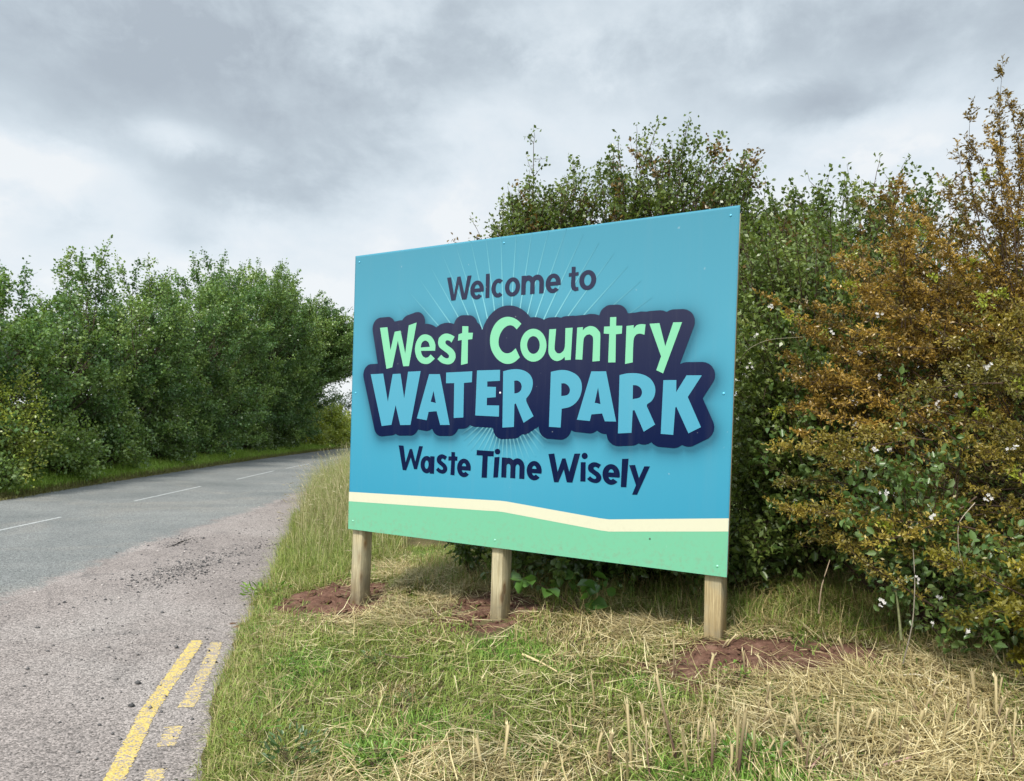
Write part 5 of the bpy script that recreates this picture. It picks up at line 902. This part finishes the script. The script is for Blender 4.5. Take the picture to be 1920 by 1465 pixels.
def scatter(n_, x0, x1, y0, y1, smin=-.03, keep=None):
    y = y0 + (y1 - y0) * g.random(n_) ** 1.35; x = g.uniform(x0, x1, n_)
    ok = (x - x_edge(y) > smin + .02 + np.where(y < 6.2, .13, .22) * (fbm(x, y, 2.2) - .5)) & (x < .80 * y + .5) & (x > -.75 * y - .4)
    x, y = x[ok], y[ok]
    if keep is not None: k_ = keep(x, y); x, y = x[k_], y[k_]
    return x, y, np.stack([x, y, z_ground(x, y)], 1)
def stuff(name, V, Q, C, mat, label, cat): return tag(mesh_np(name, V, Q, colr=C, mat=mat), label, cat, None, 'stuff')

# mown turf: mixed green and bleached short blades
x, y, p = scatter(235000, -2.6, 4.2, 2.5, 9.0)
k_ = (~soil_mask(x, y) | (g.random(len(x)) < .05)) & ~post_foot(x, y); x, y, p = x[k_], y[k_], p[k_]
n_ = len(x); s = x - x_edge(y)
green = fbm(x, y, 1.9) * 1.1 + .35 * np.exp(-(s / .6) ** 2) - .18 * np.clip((x - .6) / 1.2, 0, 1) * np.clip((4.4 - y), 0, 1) - .03 - .28 * np.exp(-(((x + .25) / .5) ** 2 + ((y - 3.35) / .35) ** 2))
pg = np.clip((green - .20) * 3.2, .15, .95)
isg = g.random(n_) < pg
c = np.where(isg[:, None], lerpc(GRASSC, g.random(n_) * .7 + .3 * green), lerpc(STRAWC, g.random(n_)))
lush = isg & (fbm(x + 7, y, 2.6) > .57); c[lush] = lerpc(LUSH, g.random(lush.sum()))
ln = g.uniform(.025, .085, n_) * (1 + .9 * (fbm(x, y, 3) - .3)) * np.where(isg, 1.05, .9) * (1 + .8 * (g.random(n_) < .06))
flow = 4 * np.pi * fbm(x, y, 1.6)
V, Q, C = blades(p - [0, 0, .004], flow + g.normal(0, 1.5, n_), np.abs(g.normal(.85, .42, n_)).clip(0, 1.45), g.uniform(.2, 1.1, n_), ln, g.uniform(.003, .0072, n_), c)
stuff('mown_grass', V, Q, C, M_GRASS, 'short mown grass, green and bleached, covering the verge before the sign', 'grass')

# cut hay lying about in swaths
x, y, p = scatter(170000, -2.4, 4.2, 2.5, 8.4, .12)
w_ = fbm(x + 3, y + 9, 1.5) + .25 * np.exp(-(((x + .2) / .7) ** 2 + ((y - 3.4) / .4) ** 2)) + .10 * np.clip((x - .8), 0, 1) + .35 * np.exp(-(((x + .6) / .7) ** 2 + ((y - 6.6) / .7) ** 2))
k_ = (g.random(len(x)) < np.clip((w_ - .46) * 2.6, .07, .8)) & (~soil_mask(x, y) | (g.random(len(x)) < np.where(x > .8, .10, .20))) & (~post_foot(x, y) | (g.random(len(x)) < .12)); x, y, p = x[k_], y[k_], p[k_]; n_ = len(x)
p = p + np.stack([0 * x, 0 * x, g.uniform(.006, .05, n_) * (1 + 1.2 * np.exp(-(((x + .7) / .6) ** 2 + ((y - 6.9) / .5) ** 2)))], 1)
V, Q, C = blades(p, 5 * np.pi * fbm(x + 5, y, 1.1) + g.normal(0, 1.1, n_), g.normal(1.5, .12, n_), g.normal(.0, .25, n_), g.uniform(.07, .30, n_), g.uniform(.003, .0068, n_), lerpc(STRAWC, g.random(n_) * .9 + .1) * (1 - .25 * (fbm(x, y, 2.2) > .55))[:, None])
stuff('cut_hay', V, Q, C, M_STRAW, 'dry pale cut hay strewn over the mown verge', 'hay')

# coarse stubble, bottom right
x, y, p = scatter(6500, .2, 4.0, 2.6, 4.6, .3, lambda x, y: (g.random(len(x)) < np.clip((x - .35) * 1.0, .06, 1)) & ~soil_mask(x, y)); n_ = len(x)
V, Q, C = blades(p, g.uniform(0, 2 * np.pi, n_), np.abs(g.normal(.35, .35, n_)), g.uniform(-.1, .6, n_), g.uniform(.03, .11, n_), g.uniform(.003, .007, n_), lerpc(STRAWC, g.random(n_) * .7 + .3))
stuff('stubble', V, Q, C, M_STRAW, 'coarse pale stubble standing at the bottom right of the verge', 'stubble')

# fringe along the tarmac edge and green tongue beyond the soil
x, y, p = scatter(130000, -5.2, -.4, 2.5, 13.0, -.05, lambda x, y: (x - x_edge(y) < .38 + .8 * np.clip((y - 6.4) / 2, 0, 1.3)) & ~soil_mask(x, y)); n_ = len(x)
far_ = np.clip((y - 5.8) / 2.0, 0, 1)
c = np.where((g.random(n_) < .35 + .45 * far_)[:, None], lerpc(GRASSC, g.random(n_)) * (.8 + .5 * fbm(x, y, 3))[:, None], lerpc([(.12, .14, .04), (.25, .24, .09), (.40, .34, .16), (.55, .47, .25)], g.random(n_)))
V, Q, C = blades(p - [0, 0, .004], np.where(g.random(n_) < .5, g.normal(np.pi, .9, n_), g.uniform(0, 6.28, n_)), np.abs(g.normal(.45, .35, n_)), g.uniform(.2, 1.2, n_), g.uniform(.05, .14, n_) * (1 + 1.1 * far_), g.uniform(.0022, .0048, n_), c)
stuff('edge_grass', V, Q, C, M_GRASS, 'longer green grass fringing the edge of the tarmac', 'grass')

# tall seeding grass behind the left post
x, y, p = scatter(95000, -6.2, 1.0, 8.0, 27, .12, lambda x, y: (x - x_edge(y) < 2.6) & (x < -.115 * y - .1) & (g.random(len(x)) < .10 + .9 * np.clip((y - 8.6) / 2.5, 0, 1))); n_ = len(x)
s = x - x_edge(y)
hgt = (.30 + .75 * np.clip((y - 7.6) / 4.5, 0, 1) * np.clip(.45 + s / 1.4, 0, 1)) * g.uniform(.6, 1.12, n_)
c = np.where((g.random(n_) < .55)[:, None], lerpc([(.12, .165, .035), (.19, .235, .065), (.28, .31, .11)], g.random(n_)), lerpc([(.24, .22, .10), (.36, .32, .165), (.50, .45, .27)], g.random(n_)))
V, Q, C = blades(p, g.normal(2.6, 1.0, n_), np.abs(g.normal(.22, .16, n_)), g.uniform(.1, 1.3, n_), hgt, g.uniform(.003, .0065, n_), c)
# seed heads: short thick pale tufts at the tips of some blades
k_ = g.random(n_) < .16; tip = V.reshape(-1, 6, 3)[k_][:, 4:].mean(1); pv = V.reshape(-1, 6, 3)[k_][:, 2:4].mean(1); td = unit(tip - pv)
LV, LQ, LC = leaf_mesh(tip - td * .05, td, rand_dir(len(tip), g), g.uniform(.05, .10, len(tip)), g.uniform(.006, .011, len(tip)), lerpc([(.30, .26, .16), (.44, .40, .26)], g.random(len(tip))))
stuff('tall_grass', np.concatenate([V, LV]), np.concatenate([Q, LQ + len(V)]), np.concatenate([C, LC]), M_GRASS, 'tall pale seeding grass along the roadside left of the sign', 'grass')

# dull longer grass in the shade of the hedge
x, y, p = scatter(42000, -.9, 3.4, 4.0, 8.0, .3, lambda x, y: (y > 6.05 - .72 * x + .35 * (fbm(x, y, 2) - .5)) & ~soil_mask(x, y) & (x < 3.2) & ~post_foot(x, y)); n_ = len(x)
V, Q, C = blades(p, g.uniform(0, 6.28, n_), np.abs(g.normal(.75, .4, n_)), g.uniform(.3, 1.5, n_), g.uniform(.10, .34, n_), g.uniform(.003, .006, n_),
                 np.where((g.random(n_) < .62)[:, None], lerpc(GRASSC, g.random(n_) * .8), lerpc(STRAWC, g.random(n_) * .7)))
stuff('shade_grass', V, Q, C, M_GRASS, 'rough dull grass in the shade at the foot of the right hedge', 'grass')

# grass on the far verge
n0 = 100000; y = 11 + 36 * g.random(n0) ** 1.5; sf = 2.0 * g.random(n0) ** 1.3; x = x_far(y) - sf + .06 * g.normal(size=n0)
p = np.stack([x, y, np.maximum(z_ground(x, y), 0)], 1)
c = np.where((sf < .16)[:, None], lerpc([(.14, .13, .05), (.22, .22, .08)], g.random(n0)), lerpc([(.15, .28, .04), (.23, .39, .055), (.33, .47, .085), (.45, .52, .16)], g.random(n0) * .8 + .2 * fbm(x, y, 1)))
V, Q, C = blades(p, g.uniform(0, 6.28, n0), np.abs(g.normal(.35, .3, n0)), g.uniform(.2, 1.2, n0), (.07 + .22 * np.clip(sf / .5, 0, 1)) * g.uniform(.6, 1.3, n0), g.uniform(.006, .012, n0), c)
stuff('far_grass', V, Q, C, M_GRASS, 'bright green grass strip along the far side of the road', 'grass')

# loose chippings on the lay-by
n_ = 8500; r = np.random.default_rng(31)
kind = r.random(n_)
y = np.where(kind < .45, r.normal(8.3, .85, n_), np.where(kind < .58, r.normal(9.9, .35, n_), r.uniform(2.6, 15, n_)))
x = np.where(kind < .45, -3.42 + .12 * (y - 8.2) + r.normal(0, .22, n_), np.where(kind < .58, r.normal(-4.4, .25, n_), x_near(y) + (x_edge(y) - x_near(y)) * r.random(n_)))
ok = (x < x_edge(y) + .05) & (x > -4.7); x, y = x[ok], y[ok]; n_ = len(x)
sz = np.clip(r.lognormal(-5.3, .55, n_), .0025, .022)
oc = np.array([(1, 0, 0), (0, 1, 0), (-1, 0, 0), (0, -1, 0), (0, 0, 1), (0, 0, -1)], float)
Cc = oc[None] * sz[:, None, None] * r.uniform(.6, 1.3, (n_, 6, 3)) * [1, 1, .7] + np.stack([x, y, sz * .3 - .004], 1)[:, None]
tri = np.array([(0, 1, 4), (1, 2, 4), (2, 3, 4), (3, 0, 4), (1, 0, 5), (2, 1, 5), (3, 2, 5), (0, 3, 5)])
cc = lerpc([(.05, .05, .052), (.12, .115, .115), (.24, .22, .21), (.42, .38, .36)], r.random(n_) ** 1.5)
tag(mesh_np('loose_gravel', Cc.reshape(-1, 3), tris=(tri[None] + (np.arange(n_) * 6)[:, None, None]).reshape(-1, 3), colr=np.repeat(cc, 6, 0), mat=tint_mat('stone', .85, .2)),
    'loose grey chippings scattered over the worn lay-by', 'gravel', None, 'stuff')

# ---- broken stalks left standing by the mower
M_STALK = tint_mat('stalk', .7, .25)
def stalk_mesh(seed):
    r = np.random.default_rng(seed); K = 6
    tz = np.linspace(0, 1, K); bend = r.normal(0, .16, 2); P = np.stack([bend[0] * tz ** 2, bend[1] * tz ** 2, tz - .08], 1)
    rad = np.array([.052, .046, .042, .040, .044, .050]) * r.uniform(.7, 1.1)
    V, Q = tubes(P[None], rad[None], 6); dark = r.random() < .55
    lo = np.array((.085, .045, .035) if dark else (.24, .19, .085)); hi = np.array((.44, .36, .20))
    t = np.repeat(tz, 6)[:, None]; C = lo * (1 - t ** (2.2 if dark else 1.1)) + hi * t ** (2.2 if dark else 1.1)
    top = P[-1]; m_ = 9; a = r.uniform(0, 6.28, m_)                    # frayed fibres at the broken end
    d = np.stack([np.cos(a), np.sin(a), r.uniform(1.2, 5, m_)], 1)
    FV, FQ, FC = leaf_mesh(top + d * [.03, .03, -.01], unit(d), rand_dir(m_, r), r.uniform(.04, .20, m_), r.uniform(.015, .04, m_), np.tile((.60, .51, .30), (m_, 1)))
    return np.concatenate([V, FV]), np.concatenate([Q, FQ + len(V)]), np.concatenate([C, FC])
variants = []
for k_ in range(7):
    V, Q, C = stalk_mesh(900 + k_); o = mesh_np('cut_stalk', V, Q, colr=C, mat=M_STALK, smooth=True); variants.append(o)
def ground_at(px, py):
    d = img_dir(px, py); t = 1.0
    for _ in range(60):                                                # march to the verge surface
        q_ = (d.x * t, d.y * t, CAM_H + d.z * t); h_ = q_[2] - float(z_ground(q_[0], q_[1]))
        t += h_ * .8 / max(.15, -d.z)
        if abs(h_) < 1e-3: break
    return d.x * t, d.y * t, float(z_ground(d.x * t, d.y * t))
SPOT = [(1264, 1278, .23, .11), (1114, 1333, .20, .05), (1072, 1380, .15, -.1), (1184, 1441, .27, .05), (1267, 1418, .36, .28), (1220, 1464, .22, .2), (1288, 1453, .22, 0), (1334, 1444, .20, .05),
        (1366, 1461, .14, .05), (1381, 1450, .27, .03), (1329, 1275, .14, -.05), (1396, 1287, .20, 0), (1439, 1272, .13, -.3), (1361, 1217, .10, .1), (1352, 1222, .09, -.1), (944, 1441, .18, -.06), (906, 1450, .15, -.25),
        (1017, 1464, .08, 0), (1027, 1217, .12, 0), (1059, 1217, .12, -.3), (1177, 1461, .14, .2), (1142, 1435, .15, 0), (1120, 1428, .12, .2), (1209, 1371, .13, .05),
        (1603, 1267, .13, .25), (1584, 1238, .12, -.05), (1522, 1292, .08, 0), (1486, 1288, .07, .1), (1673, 1286, .07, 0), (1766, 1406, .22, -.18), (1719, 1375, .11, .15), (1570, 1425, .20, -.1),
        (1382, 1457, .30, .02), (1903, 1444, .18, -.05), (1623, 1390, .13, -.1), (1427, 1375, .11, .05), (1868, 1362, .22, -.05), (1830, 1317, .15, -.05), (1643, 1385, .12, 0), (1706, 1412, .10, .1)]
r = np.random.default_rng(41)
for k_ in range(60): SPOT.append((r.uniform(1290, 1915), r.uniform(1315, 1462), r.uniform(.06, .17), r.normal(0, .15)))
SPECIAL = {0: 'stout pair-like pale stalk stub standing before the right post', 4: 'tall pale stalk leaning right in the mown grass, the longest of the stubs', 16: 'dark purple broken stalk at the bottom edge left of the other stubs',
           12: 'brown leaning stalk stub on the bare soil beside the right post', 29: 'thick stalk stub leaning left in the coarse stubble at lower right'}
for k_, (px, py, h_, ln_) in enumerate(SPOT):
    X, Y, Zz = ground_at(px, py)
    src = variants[k_ % 7]
    if k_ < 7: o = src
    else: o = src.copy(); col.objects.link(o)
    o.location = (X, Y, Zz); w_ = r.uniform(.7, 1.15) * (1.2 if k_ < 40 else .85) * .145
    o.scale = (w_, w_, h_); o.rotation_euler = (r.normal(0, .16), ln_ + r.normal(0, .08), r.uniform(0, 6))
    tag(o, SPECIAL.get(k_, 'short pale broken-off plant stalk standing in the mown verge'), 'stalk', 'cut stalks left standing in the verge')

# ---- fallen twigs and long straws
def lying(pts, rad, c_, label):
    P = [ground_at(*p_) for p_ in pts]; P = [(a, b_, c2 + .03) for a, b_, c2 in P]
    cane('fallen_twig', P, rad, c_, label, 'twig')
lying([(745, 1438), (800, 1415), (860, 1390)], .007, (.30, .20, .10), 'brown twig lying in the cut hay at the bottom of the verge')
lying([(722, 1236), (745, 1242), (768, 1243)], .006, (.13, .09, .06), 'short dark twig lying on the mown grass in front of the left post')
lying([(980, 1237), (1010, 1250), (1045, 1270)], .010, (.50, .40, .22), 'pale split stick lying in the grass right of the middle post')
lying([(1520, 1455), (1540, 1430), (1560, 1418)], .005, (.38, .20, .20), 'reddish bent twig in the stubble at the bottom right')
lying([(1655, 1450), (1690, 1440), (1735, 1425)], .006, (.42, .26, .24), 'pinkish bramble cutting in the stubble at the bottom right')
lying([(1680, 1278), (1724, 1275), (1800, 1313)], .0045, (.66, .60, .48), 'long bleached bent straw lying before the hedge foot')
lying([(1730, 1302), (1798, 1278)], .004, (.66, .60, .48), 'straight bleached straw crossing the bent one before the hedge foot')

# ---- small green plants in the turf
def rosette(px, py, size, nl, seed, label, name='weed', cols=LUSH, tall=.5, wid=.35, group='green weeds in the mown verge'):
    r = np.random.default_rng(seed); X, Y, Zz = ground_at(px, py)
    o_ = np.array([X, Y, Zz + .01]); root = empty(name, tuple(o_), label, 'weed', group)
    n_ = nl; a = r.uniform(0, 6.28, n_); q_ = np.sqrt(r.random(n_)) * size
    pos = o_ + np.stack([np.cos(a) * q_, np.sin(a) * q_, r.random(n_) * size * tall], 1)
    tang = np.stack([np.cos(a), np.sin(a), r.uniform(.1, 1.2, n_)], 1) + r.normal(0, .3, (n_, 3))
    V, Q, C = leaf_mesh(pos, tang, unit(r.normal(0, .4, (n_, 3)) + [0, 0, 1]), r.uniform(.5, 1.2, n_) * size * .32, r.uniform(.5, 1.2, n_) * size * .32 * wid, lerpc(cols, r.random(n_)), True)
    mesh_np('foliage', V, Q, colr=C, mat=M_LEAF, parent=root)
    P = np.stack([np.tile(o_, (n_, 1)), (pos + o_) / 2 + [0, 0, .01], pos], 1)[::3]; SV, SQ = tubes(P, np.array([.002, .0015, .001])[None], 3)
    mesh_np('stem', SV, SQ, mat=M_TWIG, parent=root)
rosette(525, 1262, .12, 60, 1, 'bright green weed patch in the mown grass near the yellow lines')
rosette(705, 1250, .11, 60, 2, 'dark green flat weed in the hay below the left post', cols=DARKG)
rosette(700, 1440, .13, 80, 3, 'fresh green leafy weed at the bottom edge of the verge')
rosette(545, 1445, .14, 80, 4, 'blue-green feathery weed at the bottom left of the verge', cols=[(.05, .10, .03), (.09, .16, .06)], tall=.9)
rosette(480, 1400, .12, 60, 5, 'green leafy clump by the tarmac edge at the lower left', tall=.9)
rosette(500, 1120, .20, 90, 6, 'green weed clump on the kerb line left of the dug soil')
rosette(760, 1330, .10, 45, 7, 'small green weed in the middle of the mown grass', cols=DARKG)
rosette(1420, 1440, .14, 70, 8, 'green weed among the coarse stubble at lower right')
rosette(1540, 1400, .10, 40, 9, 'little dark weed between stubble stalks below the soil', cols=DARKG)
rosette(1380, 1290, .10, 60, 10, 'yellow-green tuft growing in front of the right post', tall=1.0)
def leafy(name, px, py, h_, n_st, seed, label, leaf, cols=DARKG, group=None, spread=.18, wid=.55, tw=6, per=3):
    r = np.random.default_rng(seed); X, Y, Zz = ground_at(px, py); b_ = (X, Y, Zz)
    tips = np.array(b_) + np.stack([r.normal(0, spread, n_st), r.normal(0, spread, n_st), h_ * r.uniform(.5, 1.1, n_st)], 1)
    shrub(name, b_, tips, seed, label, 'plant', group, leaf, cols, tw, per, .12, br=.004, t0=.2, lift=.25, broad=True, wid=wid, scatter=.005, up_bias=.8)
leafy('nettle', 890, 1085, .42, 14, 51, 'nettle clump behind the middle post of the sign', .075, group='nettles behind the sign')
leafy('nettle', 985, 1090, .45, 20, 52, 'leafy nettle clump right of the middle post under the sign', .08, group='nettles behind the sign')
leafy('nettle', 1180, 1100, .45, 22, 53, 'dark nettle clump under the right half of the sign', .075, group='nettles behind the sign')
leafy('nettle', 1400, 1118, .42, 14, 54, 'low dark green nettle clump just right of the right post', .07, group='nettles behind the sign')
leafy('bramble_sprig', 1070, 1150, .30, 4, 55, 'trailing sprig with broad maple-like green leaves under the sign', .11, [(.05, .12, .022), (.07, .16, .03), (.10, .20, .045)], None, .14, .85, 4, 2)
